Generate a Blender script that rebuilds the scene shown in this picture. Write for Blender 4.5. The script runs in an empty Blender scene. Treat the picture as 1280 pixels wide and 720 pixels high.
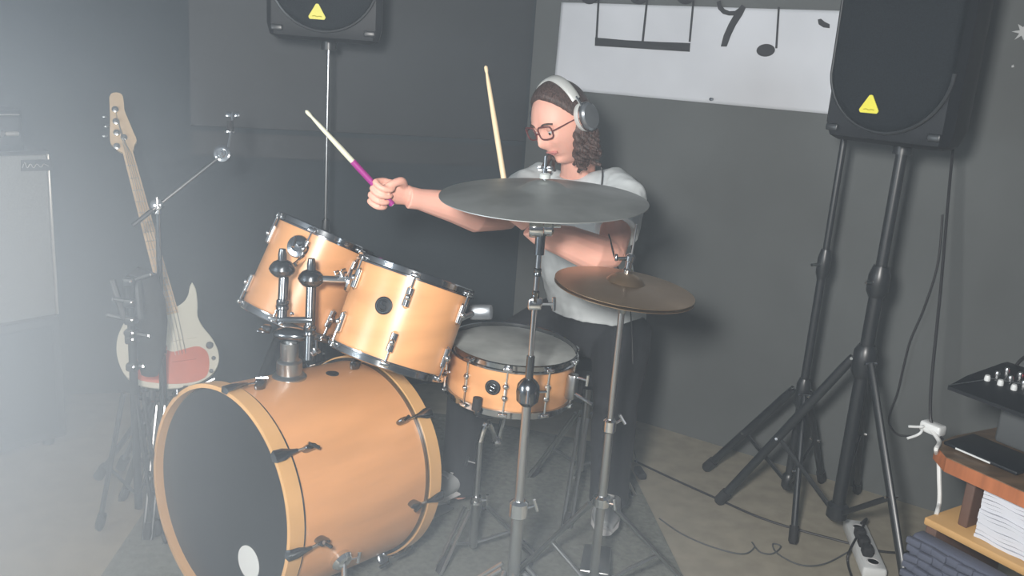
import bpy, bmesh, math, random
from mathutils import Vector, Matrix, noise
from math import sin, cos, tan, pi, radians, sqrt, exp, atan2
random.seed(7)
D = bpy.data
SC = bpy.context.scene
COL = SC.collection

# ------------------------------------------------------------------ camera
FPX = 1100.0
PITCH, ROLL, EYE = radians(14.5), radians(4.2), 1.5
_U = Vector((0, sin(PITCH), cos(PITCH))); FWD = Vector((0, cos(PITCH), -sin(PITCH))); _X = Vector((1, 0, 0))
RT = cos(ROLL) * _X + sin(ROLL) * _U
UP = cos(ROLL) * _U - sin(ROLL) * _X
CAM = Vector((0, 0, EYE))
cd = D.cameras.new('camera'); cam = D.objects.new('camera', cd); COL.objects.link(cam)
cd.sensor_width = 36; cd.lens = 36 * FPX / 1280; cd.clip_start = 0.05
cam.matrix_world = Matrix.Translation(CAM) @ Matrix((RT, UP, -FWD)).transposed().to_4x4()
SC.camera = cam

def ray(x, y): return FWD + RT * ((x - 640) / FPX) + UP * ((360 - y) / FPX)
def W(x, y, d): return CAM + ray(x, y) * d                       # world point at depth d
def Wz(x, y, z=0.0):
    q = ray(x, y); return CAM + q * ((z - EYE) / q.z)            # world point at height z
def Wxy(xy, y):                                                  # height on a vertical line where it crosses image row y
    lo, hi = -1.0, 4.0
    for _ in range(50):
        m = (lo + hi) / 2
        v = Vector((xy[0], xy[1], m)) - CAM
        if 360 - FPX * v.dot(UP) / v.dot(FWD) > y: lo = m
        else: hi = m
    return Vector((xy[0], xy[1], lo))

# ------------------------------------------------------------------ view, world, lights
vs = SC.view_settings
vs.view_transform = 'Standard'; vs.look = 'None'; vs.gamma = 1; vs.use_curve_mapping = False
vs.exposure = 0.15
try:
    SC.cycles.use_denoising = True
    SC.cycles.volume_bounces = 0
    SC.cycles.max_bounces = 6
    SC.cycles.volume_step_rate = 2.0
    SC.cycles.sample_clamp_indirect = 4
except Exception: pass
wd = D.worlds.new('room_light'); SC.world = wd; wd.use_nodes = True
wd.node_tree.nodes['Background'].inputs[0].default_value = (0.80, 0.88, 1.0, 1)
wd.node_tree.nodes['Background'].inputs[1].default_value = 0.07

def area(name, loc, target, size, power, col=(1, 1, 1)):
    l = D.lights.new(name, 'AREA'); l.energy = power; l.size = size; l.color = col
    o = D.objects.new(name, l); COL.objects.link(o); o.location = loc
    o.rotation_euler = (Vector(target) - Vector(loc)).to_track_quat('-Z', 'Y').to_euler()
    return o
area('torch_lamp', (-0.22, 0.02, 1.66), (0.1, 2.8, 0.8), 0.20, 80, (1.0, 0.98, 0.95))
area('added_haze_fill', (-1.95, 0.95, 1.15), (-1.2, 2.2, 0.4), 0.6, 46, (0.72, 0.86, 1.0))  # added fill out of frame at left, there to brighten the haze

# ------------------------------------------------------------------ materials
def mat(name, col, rough=0.5, metal=0.0, noise_s=None, noise_a=0.0, bump=0.0, coat=0.0, sss=0.0, spec=None, col2=None, stretch=None, detail=4):
    m = D.materials.new(name); m.use_nodes = True; nt = m.node_tree; b = nt.nodes['Principled BSDF']
    b.inputs['Base Color'].default_value = (*col, 1); b.inputs['Roughness'].default_value = rough; b.inputs['Metallic'].default_value = metal
    if coat: b.inputs['Coat Weight'].default_value = coat; b.inputs['Coat Roughness'].default_value = 0.30
    if spec is not None: b.inputs['Specular IOR Level'].default_value = spec
    if sss:
        b.inputs['Subsurface Weight'].default_value = sss; b.inputs['Subsurface Radius'].default_value = (0.02, 0.008, 0.004)
    if noise_s:
        tc = nt.nodes.new('ShaderNodeTexCoord'); mp = nt.nodes.new('ShaderNodeMapping'); n = nt.nodes.new('ShaderNodeTexNoise')
        n.inputs['Scale'].default_value = noise_s; n.inputs['Detail'].default_value = detail
        if stretch: mp.inputs['Scale'].default_value = stretch
        nt.links.new(tc.outputs['Object'], mp.inputs[0]); nt.links.new(mp.outputs[0], n.inputs['Vector'])
        if noise_a or col2:
            r = nt.nodes.new('ShaderNodeValToRGB')
            c2 = col2 if col2 else tuple(c * (1 - noise_a) for c in col)
            c1 = col if col2 else tuple(min(1, c * (1 + noise_a)) for c in col)
            r.color_ramp.elements[0].position = 0.35; r.color_ramp.elements[0].color = (*c2, 1)
            r.color_ramp.elements[1].position = 0.65; r.color_ramp.elements[1].color = (*c1, 1)
            nt.links.new(n.outputs['Fac'], r.inputs[0]); nt.links.new(r.outputs[0], b.inputs['Base Color'])
        if bump:
            bp = nt.nodes.new('ShaderNodeBump'); bp.inputs['Strength'].default_value = bump; bp.inputs['Distance'].default_value = 0.01
            nt.links.new(n.outputs['Fac'], bp.inputs['Height']); nt.links.new(bp.outputs[0], b.inputs['Normal'])
    return m
M = dict(
    wall=mat('grey_wall_paint', (0.112, 0.122, 0.122), 0.85, noise_s=3, noise_a=0.06, bump=0.05),
    backwall=mat('blue_grey_wall_paint', (0.032, 0.043, 0.052), 0.85, noise_s=2, noise_a=0.08),
    panel=mat('dark_panel', (0.022, 0.028, 0.034), 0.6, noise_s=2, noise_a=0.15),
    floor=mat('beige_floor', (0.33, 0.30, 0.235), 0.8, noise_s=14, noise_a=0.10, bump=0.05),
    rug=mat('grey_rug', (0.165, 0.175, 0.155), 0.95, noise_s=60, noise_a=0.18, bump=0.3),
    paledisc=mat('pale_disc', (0.34, 0.38, 0.40), 0.9, noise_s=30, noise_a=0.1, bump=0.1),
    maple=mat('maple_lacquer', (0.68, 0.335, 0.145), 0.34, noise_s=2.2, noise_a=0.10, coat=0.3, stretch=(1, 1, 7), detail=6),
    maplehoop=mat('pale_maple_hoop', (0.62, 0.36, 0.15), 0.35, noise_s=5, noise_a=0.10, coat=0.3),
    chrome=mat('chrome', (0.80, 0.82, 0.84), 0.10, 1.0),
    hoop=mat('dimmed_hoop_chrome', (0.42, 0.44, 0.46), 0.12, 1.0),  # chrome with the dark room's reflections put into its base colour
    satin=mat('brushed_steel', (0.50, 0.52, 0.53), 0.28, 1.0),
    darkchrome=mat('dark_chrome', (0.20, 0.22, 0.24), 0.20, 1.0),
    black=mat('black_plastic', (0.008, 0.010, 0.013), 0.5, spec=0.3),
    blackmetal=mat('black_metal', (0.018, 0.021, 0.024), 0.35, spec=0.6),
    grille=mat('black_grille', (0.006, 0.009, 0.012), 0.75, noise_s=300, noise_a=0.3, bump=0.2, spec=0.15),
    rubber=mat('black_rubber', (0.015, 0.015, 0.016), 0.8),
    bdhead=mat('black_drumhead', (0.022, 0.026, 0.030), 0.45),
    coated=mat('coated_drumhead', (0.30, 0.32, 0.31), 0.6, noise_s=6, noise_a=0.35),
    white=mat('white_plastic', (0.62, 0.64, 0.64), 0.4),
    banner=mat('banner_cloth', (0.66, 0.69, 0.74), 0.8, noise_s=3, noise_a=0.05),
    ink=mat('black_ink', (0.02, 0.02, 0.024), 0.7),
    yellow=mat('yellow_badge', (0.72, 0.66, 0.04), 0.4),
    yellowdark=mat('badge_mark', (0.45, 0.40, 0.02), 0.4),
    skin=mat('skin', (0.76, 0.40, 0.31), 0.55, sss=0.15, noise_s=12, noise_a=0.05),
    skinpale=mat('skin_pale', (0.66, 0.36, 0.28), 0.5),
    lip=mat('lips', (0.50, 0.19, 0.17), 0.5),
    hair=mat('brown_hair', (0.060, 0.034, 0.028), 0.5, noise_s=40, noise_a=0.5, bump=0.5, stretch=(6, 6, 1)),
    shirt=mat('pale_shirt', (0.56, 0.60, 0.61), 0.9, noise_s=6, noise_a=0.06, bump=0.1),
    trousers=mat('black_trousers', (0.014, 0.016, 0.020), 0.9, noise_s=8, noise_a=0.2, bump=0.1),
    shoe=mat('grey_shoe', (0.36, 0.38, 0.39), 0.7),
    sole=mat('white_sole', (0.6, 0.6, 0.6), 0.7),
    phones=mat('silver_headphone', (0.62, 0.64, 0.62), 0.35, 0.2),
    cup=mat('grey_cup', (0.20, 0.22, 0.24), 0.25, 0.6),
    frame=mat('brown_spectacle_frame', (0.12, 0.03, 0.03), 0.3),
    crash=mat('dark_bronze_cymbal', (0.36, 0.38, 0.37), 0.45, 0.8, noise_s=5, noise_a=0.25),
    hat=mat('brown_bronze_cymbal', (0.33, 0.23, 0.14), 0.35, 0.85, noise_s=5, noise_a=0.2),
    stick=mat('hickory', (0.72, 0.56, 0.36), 0.5, noise_s=8, noise_a=0.1),
    stickpale=mat('pale_stick', (0.62, 0.62, 0.48), 0.5),
    purple=mat('purple_grip', (0.30, 0.01, 0.20), 0.5),
    table=mat('orange_brown_wood', (0.34, 0.115, 0.045), 0.4, noise_s=4, noise_a=0.2, stretch=(1, 8, 1)),
    tabletop=mat('worn_wood_top', (0.13, 0.085, 0.05), 0.45, noise_s=6, noise_a=0.3, stretch=(1, 6, 1)),
    palewood=mat('pale_wood', (0.50, 0.30, 0.12), 0.5, noise_s=4, noise_a=0.1),
    darkwood=mat('dark_side_wood', (0.10, 0.055, 0.04), 0.6, noise_s=4, noise_a=0.2),
    weave=mat('blue_grey_weave', (0.075, 0.085, 0.12), 0.9),
    paper=mat('white_paper', (0.55, 0.57, 0.62), 0.8),
    neck=mat('maple_neck', (0.56, 0.42, 0.26), 0.45, noise_s=4, noise_a=0.06),
    guitarbody=mat('cream_guitar_body', (0.60, 0.62, 0.54), 0.35, coat=0.3),
    orange=mat('orange_pickguard', (0.60, 0.10, 0.02), 0.35, noise_s=8, noise_a=0.15),
    ampgrille=mat('silver_grille_cloth', (0.28, 0.30, 0.30), 0.8, noise_s=200, noise_a=0.15),
    amptrim=mat('amp_trim', (0.7, 0.7, 0.68), 0.3, 0.6),
    tolex=mat('dark_tolex', (0.03, 0.033, 0.038), 0.7, noise_s=80, bump=0.2, noise_a=0.1),
    cable=mat('black_cable', (0.02, 0.02, 0.022), 0.5),
    whitecable=mat('white_cable', (0.66, 0.67, 0.66), 0.5),
    greyblock=mat('grey_box', (0.075, 0.082, 0.085), 0.7),
    chip=mat('bare_plaster', (0.55, 0.57, 0.58), 0.9),
)
def emis(name, col, s):
    m = D.materials.new(name); m.use_nodes = True; b = m.node_tree.nodes['Principled BSDF']
    b.inputs['Base Color'].default_value = (*col, 1); b.inputs['Emission Color'].default_value = (*col, 1); b.inputs['Emission Strength'].default_value = s
    return m
M['led'] = emis('red_led', (1.0, 0.05, 0.08), 3.0)
g = D.materials.new('spectacle_glass'); g.use_nodes = True; nt = g.node_tree; nt.nodes.clear()
o_ = nt.nodes.new('ShaderNodeOutputMaterial'); mx = nt.nodes.new('ShaderNodeMixShader'); tr = nt.nodes.new('ShaderNodeBsdfTransparent'); gl = nt.nodes.new('ShaderNodeBsdfGlossy')
gl.inputs['Roughness'].default_value = 0.05; mx.inputs[0].default_value = 0.10
nt.links.new(tr.outputs[0], mx.inputs[1]); nt.links.new(gl.outputs[0], mx.inputs[2]); nt.links.new(mx.outputs[0], o_.inputs[0]); M['glass'] = g

# ------------------------------------------------------------------ mesh helpers
def V3(p): return Vector(p)
def basis(ax, hint=None):
    a = Vector(ax).normalized(); h = Vector(hint) if hint is not None else (Vector((0, 0, 1)) if abs(a.z) < 0.9 else Vector((0, 1, 0)))
    u = h.cross(a)
    if u.length < 1e-6: u = Vector((1, 0, 0)).cross(a)
    u.normalize(); return u, a.cross(u), a
def spline(pts, n=8):
    P = [V3(p) for p in pts]
    if len(P) < 3: return P
    out = []
    for i in range(len(P) - 1):
        p0 = P[max(i - 1, 0)]; p1 = P[i]; p2 = P[i + 1]; p3 = P[min(i + 2, len(P) - 1)]
        for k in range(n):
            t = k / n
            out.append(0.5 * ((2 * p1) + (p2 - p0) * t + (2 * p0 - 5 * p1 + 4 * p2 - p3) * t * t + (3 * p1 - p0 - 3 * p2 + p3) * t ** 3))
    out.append(P[-1]); return out
class MB:
    def __init__(s): s.v = []; s.f = []
    def add(s, v, f):
        b = len(s.v); s.v += [V3(p) for p in v]; s.f += [tuple(i + b for i in q) for q in f]; return s
    def rings(s, rs, closed=False, cap=True):
        n = len(rs[0]); v = [p for r in rs for p in r]; f = []
        m = len(rs)
        for i in range(m if closed else m - 1):
            j = (i + 1) % m
            for k in range(n):
                l = (k + 1) % n; f.append((i * n + k, i * n + l, j * n + l, j * n + k))
        if cap and not closed: f.append(tuple(reversed(range(n)))); f.append(tuple((m - 1) * n + k for k in range(n)))
        return s.add(v, f)
    def tube(s, pts, r, n=12, cap=True):
        pts = [V3(p) for p in pts]; R = r if isinstance(r, (list, tuple)) else [r] * len(pts)
        if len(R) != len(pts): R = [R[0] + (R[-1] - R[0]) * i / (len(pts) - 1) for i in range(len(pts))]
        rs = []; u = None
        for i, p in enumerate(pts):
            t = (pts[min(i + 1, len(pts) - 1)] - pts[max(i - 1, 0)]).normalized()
            if u is None: u, w, _ = basis(t)
            else:
                u = (u - t * u.dot(t)); u = u.normalized() if u.length > 1e-6 else basis(t)[0]
                w = t.cross(u)
            rs.append([p + (u * cos(2 * pi * k / n) + w * sin(2 * pi * k / n)) * R[i] for k in range(n)])
        return s.rings(rs, cap=cap)
    def ctube(s, pts, r, n=8, k=8): return s.tube(spline(pts, k), r, n)
    def lathe(s, prof, c, ax, n=32, closed=False, cap=True):     # prof: (radius, distance along axis)
        u, w, a = basis(ax); c = V3(c)
        rs = [[c + a * h + (u * cos(2 * pi * k / n) + w * sin(2 * pi * k / n)) * max(r, 1e-5) for k in range(n)] for r, h in prof]
        return s.rings(rs, closed=closed, cap=cap)
    def box(s, c, size, rot=None, bev=0.0):
        c = V3(c); hx, hy, hz = [q / 2 for q in size]
        if isinstance(rot, (tuple, list)): A = rot
        else: A = (Vector((1, 0, 0)), Vector((0, 1, 0)), Vector((0, 0, 1)))
        if bev <= 0:
            v = [c + A[0] * x * hx + A[1] * y * hy + A[2] * z * hz for x in (-1, 1) for y in (-1, 1) for z in (-1, 1)]
            return s.add(v, [(0, 1, 3, 2), (4, 6, 7, 5), (0, 4, 5, 1), (2, 3, 7, 6), (0, 2, 6, 4), (1, 5, 7, 3)])
        b = min(bev, hx * .95, hy * .95, hz * .95)
        def ring(z, ins):
            o = []
            for (sx, sy) in ((1, 1), (-1, 1), (-1, -1), (1, -1)):
                for q in range(4):
                    a = atan2(sy, sx) - pi / 4 + q * pi / 6
                    o.append(c + A[0] * (sx * (hx - b) + (b - ins) * cos(a)) + A[1] * (sy * (hy - b) + (b - ins) * sin(a)) + A[2] * z)
            return o
        rs = [ring(-hz, b * .8), ring(-hz + b * .3, b * .3), ring(-hz + b, 0), ring(hz - b, 0), ring(hz - b * .3, b * .3), ring(hz, b * .8)]
        return s.rings(rs)
    def ball(s, c, r, n=16, sc=(1, 1, 1), A=None):
        c = V3(c); A = A or (Vector((1, 0, 0)), Vector((0, 1, 0)), Vector((0, 0, 1))); m = n // 2; rs = []
        for i in range(m + 1):
            th = pi * (i + 0.02) / (m + 0.04); rs.append([c + A[0] * (sin(th) * cos(2 * pi * k / n) * r * sc[0]) + A[1] * (sin(th) * sin(2 * pi * k / n) * r * sc[1]) + A[2] * (-cos(th) * r * sc[2]) for k in range(n)])
        return s.rings(rs)
    def loft(s, secs, hint=(0, 0, 1), n=20):                     # secs: (point, a, b): b along hint side
        P = [V3(q[0]) for q in secs]; rs = []
        for i, q in enumerate(secs):
            t = (P[min(i + 1, len(P) - 1)] - P[max(i - 1, 0)]).normalized(); h = V3(q[3]) if len(q) > 3 else V3(hint)
            u = h.cross(t); u.normalize(); w = t.cross(u)
            rs.append([P[i] + u * (cos(2 * pi * k / n) * q[1]) + w * (sin(2 * pi * k / n) * q[2]) for k in range(n)])
        return s.rings(rs)
    def prism(s, outline, n_, th):                               # outline of world points, extruded along n_ by th
        k = len(outline); nn = V3(n_).normalized() * th
        v = [V3(p) for p in outline] + [V3(p) + nn for p in outline]
        return s.add(v, [tuple(range(k)), tuple(reversed(range(k, 2 * k)))] + [((i + 1) % k, i, i + k, (i + 1) % k + k) for i in range(k)])
    def build(s, name, m, parent=None, smooth=True, angle=35):
        me = D.meshes.new(name); me.from_pydata([tuple(p) for p in s.v], [], s.f); me.validate()
        bm = bmesh.new(); bm.from_mesh(me); bmesh.ops.recalc_face_normals(bm, faces=bm.faces); bm.to_mesh(me); bm.free()
        me.materials.append(M[m] if isinstance(m, str) else m)
        if smooth:
            me.polygons.foreach_set('use_smooth', [True] * len(me.polygons))
            try: me.set_sharp_from_angle(angle=radians(angle))
            except Exception: pass
        o = D.objects.new(name, me); COL.objects.link(o)
        if parent is not None:
            o.parent = parent; o.matrix_parent_inverse = PARINV[parent.name]
        PARINV[o.name] = Matrix.Identity(4)
        return o
PARINV = {}
def tag(o, label=None, cat=None, group=None, kind=None):
    if label: o['label'] = label
    if cat: o['category'] = cat
    if group: o['group'] = group
    if kind: o['kind'] = kind
    return o
def thing(name, loc, label, cat, group=None, kind=None):
    o = D.objects.new(name, None); COL.objects.link(o); o.location = loc; o.empty_display_size = 0.05
    PARINV[o.name] = Matrix.Translation(-Vector(loc)); return tag(o, label, cat, group, kind)
def struct(o): o['kind'] = 'structure'; return o
def planept(x, y, o, n):
    q = ray(x, y); return CAM + q * ((V3(o) - CAM).dot(V3(n)) / q.dot(V3(n)))

# ------------------------------------------------------------------ room
WR0 = Vector((0.606, 3.619, 0)); WRN = Vector((-0.5425, -0.8400, 0)); WRD = Vector((0.8400, -0.5425, 0))
CORNER = Vector((0.0148, 4.0009, 0)); WBD = Vector((-0.96, -0.28, 0)); WBN = Vector((0.28, -0.96, 0))
b = MB(); b.box((-0.1, 2.0, -0.05), (7.0, 7.0, 0.1)); struct(b.build('floor', 'floor', smooth=False))
H_ = 2.7
a_ = CORNER - WRN * 0.05; b = MB(); e_ = WRD * 3.6
b.prism([a_, a_ + e_, a_ + e_ + Vector((0, 0, H_)), a_ + Vector((0, 0, H_))], -WRN, 0.1)
b.v = [p + WRN * 0.05 for p in b.v]; struct(b.build('wall_right', 'wall', smooth=False))
b = MB(); e_ = WBD * 3.2 ; s_ = CORNER - WBD * 0.12
b.prism([s_, s_ + e_, s_ + e_ + Vector((0, 0, H_)), s_ + Vector((0, 0, H_))], -WBN, 0.1); struct(b.build('wall_back', 'backwall', smooth=False))

# dark board on the back wall, with a thin ledge
pz = lambda x, y: planept(x, y, CORNER + WBN * 0.002, WBN)
p0 = pz(240, 193); t0 = (p0 - CORNER).dot(WBD); zb = p0.z
bd = thing('wall_board', (p0.x, p0.y, zb), 'wide dark board fixed high on the back wall behind the drum kit', 'wall board')
def wbox(t1, t2, z1, z2, th): 
    return MB().prism([CORNER + WBD * t1 + Vector((0, 0, z1)), CORNER + WBD * t2 + Vector((0, 0, z1)), CORNER + WBD * t2 + Vector((0, 0, z2)), CORNER + WBD * t1 + Vector((0, 0, z2))], WBN, th)
wbox(0.02, t0, zb, 2.6, 0.02).build('panel', 'panel', bd, smooth=False)
zl = pz(250, 158).z; wbox(0.02, t0, zl - .015, zl + .005, 0.035).build('ledge', 'backwall', bd, smooth=False)

# plaster chips
def chip(x, y, r, name):
    c = planept(x, y, WR0 + WRN * 0.001, WRN); b = MB(); k = 14; pts = []
    for i in range(k):
        rr = r * (1 if i % 2 else 0.45) * random.uniform(.7, 1.2); pts.append(c + WRD * cos(2 * pi * i / k) * rr + Vector((0, 0, 1)) * sin(2 * pi * i / k) * rr)
    return b.prism(pts, WRN, 0.002).build(name, 'chip', smooth=False)
tag(chip(1279, 40, 0.035, 'plaster_patch'), 'large star-shaped chip of bare white plaster on the wall beside the speaker', 'plaster patch')
tag(chip(1266, 83, 0.006, 'plaster_patch'), 'tiny white plaster chip below the large star-shaped one', 'plaster patch')

# banner
def bp(x, y): return planept(x, y, WR0 + WRN * 0.015, WRN)
bn = thing('banner', bp(702, 111) , 'white cloth banner printed with black music notes on the grey wall', 'banner')
tl = bp(702, -13); zt = bp(1035, 13).z; zbot = 1.391; s0 = (tl - CORNER).dot(WRD); s1 = s0 + 1.30
b = MB(); nx, nz = 90, 24; vv = []
def wave(s, z): return 0.010 + 0.008 * noise.noise(Vector((s * 3.0 + z * 1.4, z * 1.3, 2.0))) + 0.004 * sin(s * 14 + z * 9)
def bq(s, z, off=0.0): return CORNER + WRD * s + WRN * (wave(s, z) + off) + Vector((0, 0, z))
for i in range(nx + 1):
    for j in range(nz + 1):
        vv.append(bq(s0 + (s1 - s0) * i / nx, zbot + (zt - zbot) * j / nz))
b.add(vv, [(i * (nz + 1) + j, (i + 1) * (nz + 1) + j, (i + 1) * (nz + 1) + j + 1, i * (nz + 1) + j + 1) for i in range(nx) for j in range(nz)])
clo = b.build('cloth', 'banner', bn); sm = clo.modifiers.new('th', 'SOLIDIFY'); sm.thickness = 0.002; sm.offset = 0
def ink(pix, name):
    pts = []
    for (x, y) in pix:
        p = planept(x, y, WR0 + WRN * 0.03, WRN); s = (p - CORNER).dot(WRD); pts.append((s, p.z))
    front = [bq(s, z, 0.0026) for s, z in pts]; return MB().prism(front, WRN, 0.0008).build(name, 'ink', bn, smooth=False)
def seg(x0, y0, x1, y1, w):
    L = math.hypot(x1 - x0, y1 - y0); nx_, ny_ = -(y1 - y0) / L * w / 2, (x1 - x0) / L * w / 2
    return [(x0 + nx_, y0 + ny_), (x1 + nx_, y1 + ny_), (x1 - nx_, y1 - ny_), (x0 - nx_, y0 - ny_)]
def ell(cx, cy, a, b_, rot=0, n=20): return [(cx + a * cos(t) * cos(rot) - b_ * sin(t) * sin(rot), cy + a * cos(t) * sin(rot) + b_ * sin(t) * cos(rot)) for t in [2 * pi * k / n for k in range(n)]]
ink([(741.5, 46.5), (781, 50), (820, 52), (861, 53.5), (860, 64.5), (820, 62), (781, 59.5), (741, 57)], 'printed_beam')
for (x0, x1) in ((747, 743), (807, 801), (866, 860)): ink(seg(x0, -8, x1, 52, 2.6), 'printed_stem')
for x in (735, 796, 855): ink(ell(x, -4, 11, 9), 'printed_notehead')
qr = [(899, 0), (900, 6), (904, 11), (910, 13.5), (917, 13), (922, 9), (925, 5), (930, 9), (926, 18), (918, 31), (912, 44), (907, 58), (899.5, 58), (903, 44), (909, 30), (915, 19), (909, 19), (902, 17), (896, 11), (894, 2)]
ink(qr, 'printed_rest')
ink(ell(955, 62.5, 11.5, 8.0, -0.1), 'printed_notehead'); ink(seg(971.5, 8, 968, 60, 2.6), 'printed_stem')
ink([(1021, 24), (1025, 23), (1030, 27), (1036, 30), (1036, 35), (1028, 34), (1022, 30)], 'printed_rest')
c_ = bp(891, 124); MB().lathe([(0.0, 0), (0.006, 0), (0.006, 0.016), (0.0, 0.017)], c_ + WRN * .008, WRN, 12).build('eyelet', 'darkchrome', bn)

# rug and pale floor disc
b = MB(); b.prism([Wz(865, 745), Wz(775, 560), Wz(560, 520), Wz(400, 500), Vector((-1.15, 2.75, 0)), Vector((-1.0, 1.0, 0)), Vector((0.5, 1.2, 0))], (0, 0, 1), 0.006)
tag(b.build('rug', 'rug', smooth=False), 'dark grey woven rug under the drum kit', 'rug')
cR = Vector((-1.22, 1.62, 0)); b = MB(); b.lathe([(0, 0), (0.44, 0), (0.45, 0.004), (0.45, 0.010), (0.44, 0.013), (0.425, 0.011), (0, 0.011)], cR, (0, 0, 1), 64)  # pale flat disc with a slightly raised rim
tag(b.build('round_disc', 'paledisc'), 'pale flat round disc on the floor in front of the bass drum', 'floor mat')

# ------------------------------------------------------------------ amplifier on the left
AD = Vector((0.60, 0.80, 0)); AN = Vector((0.80, -0.60, 0)); A0 = Vector((-1.60, 3.00, 0))     # right face edge at floor
def abox(l0, l1, z0, z1, d0, d1):
    o = MB(); c = A0 - AD * ((l0 + l1) / 2) - AN * ((d0 + d1) / 2) + Vector((0, 0, (z0 + z1) / 2))
    return o.box(c, (l1 - l0, d1 - d0, z1 - z0), (AD, AN, Vector((0, 0, 1))), 0.006)
zc = Wxy((A0.x, A0.y), 396).z; zt_ = Wxy((A0.x, A0.y), 189).z
lc = thing('bass_cabinet', A0 - AD * .3, 'dark lower speaker cabinet standing on the floor under the silver amplifier', 'amplifier cabinet')
abox(0, .62, .03, zc - .003, 0.02, .36).build('body', 'tolex', lc)
abox(.03, .59, .06, zc - .03, 0.012, .03).build('grille_panel', 'grille', lc)
for l in (.05, .55):
    for d in (.06, .30): MB().lathe([(.018, 0), (.02, .01), (.02, .035)], A0 - AD * l - AN * d, (0, 0, 1), 12).build('foot', 'rubber', lc)
uc = thing('guitar_amplifier', A0 - AD * .3 + Vector((0, 0, zc)), 'amplifier with wide silver grille cloth stacked on the dark cabinet', 'amplifier')
abox(0, .62, zc, zt_, 0.02, .32).build('body', 'tolex', uc)
abox(.018, .60, zc + .012, zt_ - .012, 0.008, .03).build('grille_cloth', 'ampgrille', uc)
abox(.008, .016, zc + .01, zt_ - .01, 0.004, .03).build('trim_strip', 'amptrim', uc)
def apt(x, y, off=0.0): return planept(x, y, A0 + AN * (off - .008), AN)
b = MB(); b.prism([apt(26, 200), apt(64, 199), apt(65, 213), apt(26, 214)], AN, .004); b.build('name_plate', 'tolex', uc, smooth=False)
MB().ctube([apt(28, 210, .006), apt(31, 203, .006), apt(34, 210, .006), apt(38, 205, .006), apt(42, 210, .006), apt(46, 205, .006), apt(51, 209, .006), apt(55, 205, .006), apt(61, 208, .006)], .0014, 6, 4).build('script_lettering', 'amptrim', uc)
zh = Wxy((A0.x, A0.y), 142).z
hd = thing('amplifier_head', A0 - AD * .4 + Vector((0, 0, zt_)), 'small black amplifier head with control knobs on top of the silver-grille amplifier', 'amplifier head')
l_h = .62 * 0.12
abox(l_h, .62, zt_, zt_ + .135, 0.04, .28).build('body', 'black', hd)
abox(l_h + .01, .61, zt_ + .02, zt_ + .115, 0.036, .05).build('control_panel', 'tolex', hd)
abox(l_h + .01, .61, zt_ + .118, zt_ + .122, 0.034, .05).build('trim_strip', 'amptrim', hd)
for k in range(7):
    MB().lathe([(.011, 0), (.011, .01), (.008, .016), (0, .016)], A0 - AD * (l_h + .075 + k * .045) - AN * .036 + Vector((0, 0, zt_ + .06)), AN, 12).build('control_knob', 'satin', hd)
abox(l_h + .015, l_h + .06, zt_ + .05, zt_ + .065, 0.030, .05).build('switch', 'amptrim', hd)

# ------------------------------------------------------------------ bass guitar on a stand
GT = W(150, 120, 3.02); GB = W(215, 480, 2.86)
gy = (GT - GB).normalized(); gn = (-(ray(190, 400))); gn = (gn - gy * gn.dot(gy)).normalized(); 
def gp(x, y, off=0.0): return planept(x, y, GB + gn * off, gn)
gt = thing('bass_guitar', GB, 'cream electric bass guitar with orange panel and pale maple neck on a stand', 'bass guitar')
body = [(240, 356), (245, 366), (247, 384), (247, 398), (254, 412), (264, 424), (272, 440), (273, 455), (266, 469), (250, 480), (225, 487), (198, 488), (172, 483), (155, 468), (147, 446), (148, 424), (156, 406), (162, 392), (161, 374), (158, 356), (163, 346), (170, 350), (177, 366), (188, 380), (202, 387), (218, 387), (229, 381), (235, 372), (237, 362)]
ob = spline([(x, y, 0) for x, y in body + body[:1]], 3)[:-1]
b = MB(); b.prism([gp(p.x, p.y, -.02) for p in ob], gn, .04); bo = b.build('body', 'guitarbody', gt, angle=50)
bv = bo.modifiers.new('b', 'BEVEL'); bv.width = .006; bv.segments = 3; bv.limit_method = 'ANGLE'
pg = [(206, 436), (216, 440), (232, 436), (246, 433), (256, 437), (261, 446), (261, 462), (256, 472), (240, 478), (215, 480), (190, 478), (172, 474), (164, 462), (172, 446), (188, 440)]
pg = spline([(x, y, 0) for x, y in pg + pg[:1]], 3)[:-1]
b = MB(); b.prism([gp(p.x, p.y, .0205) for p in pg], gn, .003); b.build('orange_panel', 'orange', gt, smooth=False)
b = MB(); b.prism([gp(x, y, .0205) for x, y in ((172, 372), (190, 386), (196, 398), (190, 408), (176, 400), (168, 384))], gn, .003); b.build('orange_panel', 'orange', gt, smooth=False)
hs = [(137, 124), (140, 119), (147, 118), (153, 121), (155, 130), (156, 140), (162, 155), (167, 167), (171, 177), (168, 184), (166, 191), (152, 192), (143, 185), (138, 178), (138, 150)]
hs = spline([(x, y, 0) for x, y in hs + hs[:1]], 3)[:-1]
b = MB(); b.prism([gp(p.x, p.y, -.002) for p in hs], gn, .015); b.build('headstock', 'neck', gt)
nk = [(153, 190), (166, 190), (223, 392), (205, 396)]
b = MB(); b.prism([gp(x, y, .002) for x, y in nk], gn, .022); n_ = b.build('neck', 'neck', gt)
for k in range(1, 20):
    t = 1 - 2 ** (-k / 12); t = t / 0.68
    xl, xr = 153 + (205 - 153) * t, 166 + (223 - 166) * t; yl = 190 + (396 - 190) * t; yr = 190 + (392 - 190) * t
    if t < 1: MB().tube([gp(xl + .5, yl, .0245), gp(xr - .5, yr, .0245)], .0012, 6).build('fret', 'satin', gt)
for (x, y) in ((144, 137), (145, 152), (146, 166), (155, 172), (146, 183)):
    c = gp(x, y, .013); pgk = MB().lathe([(.011, 0), (.011, .004), (.006, .006), (.006, .016), (0, .017)], c, gn, 14).build('tuning_peg', 'satin', gt)
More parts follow.
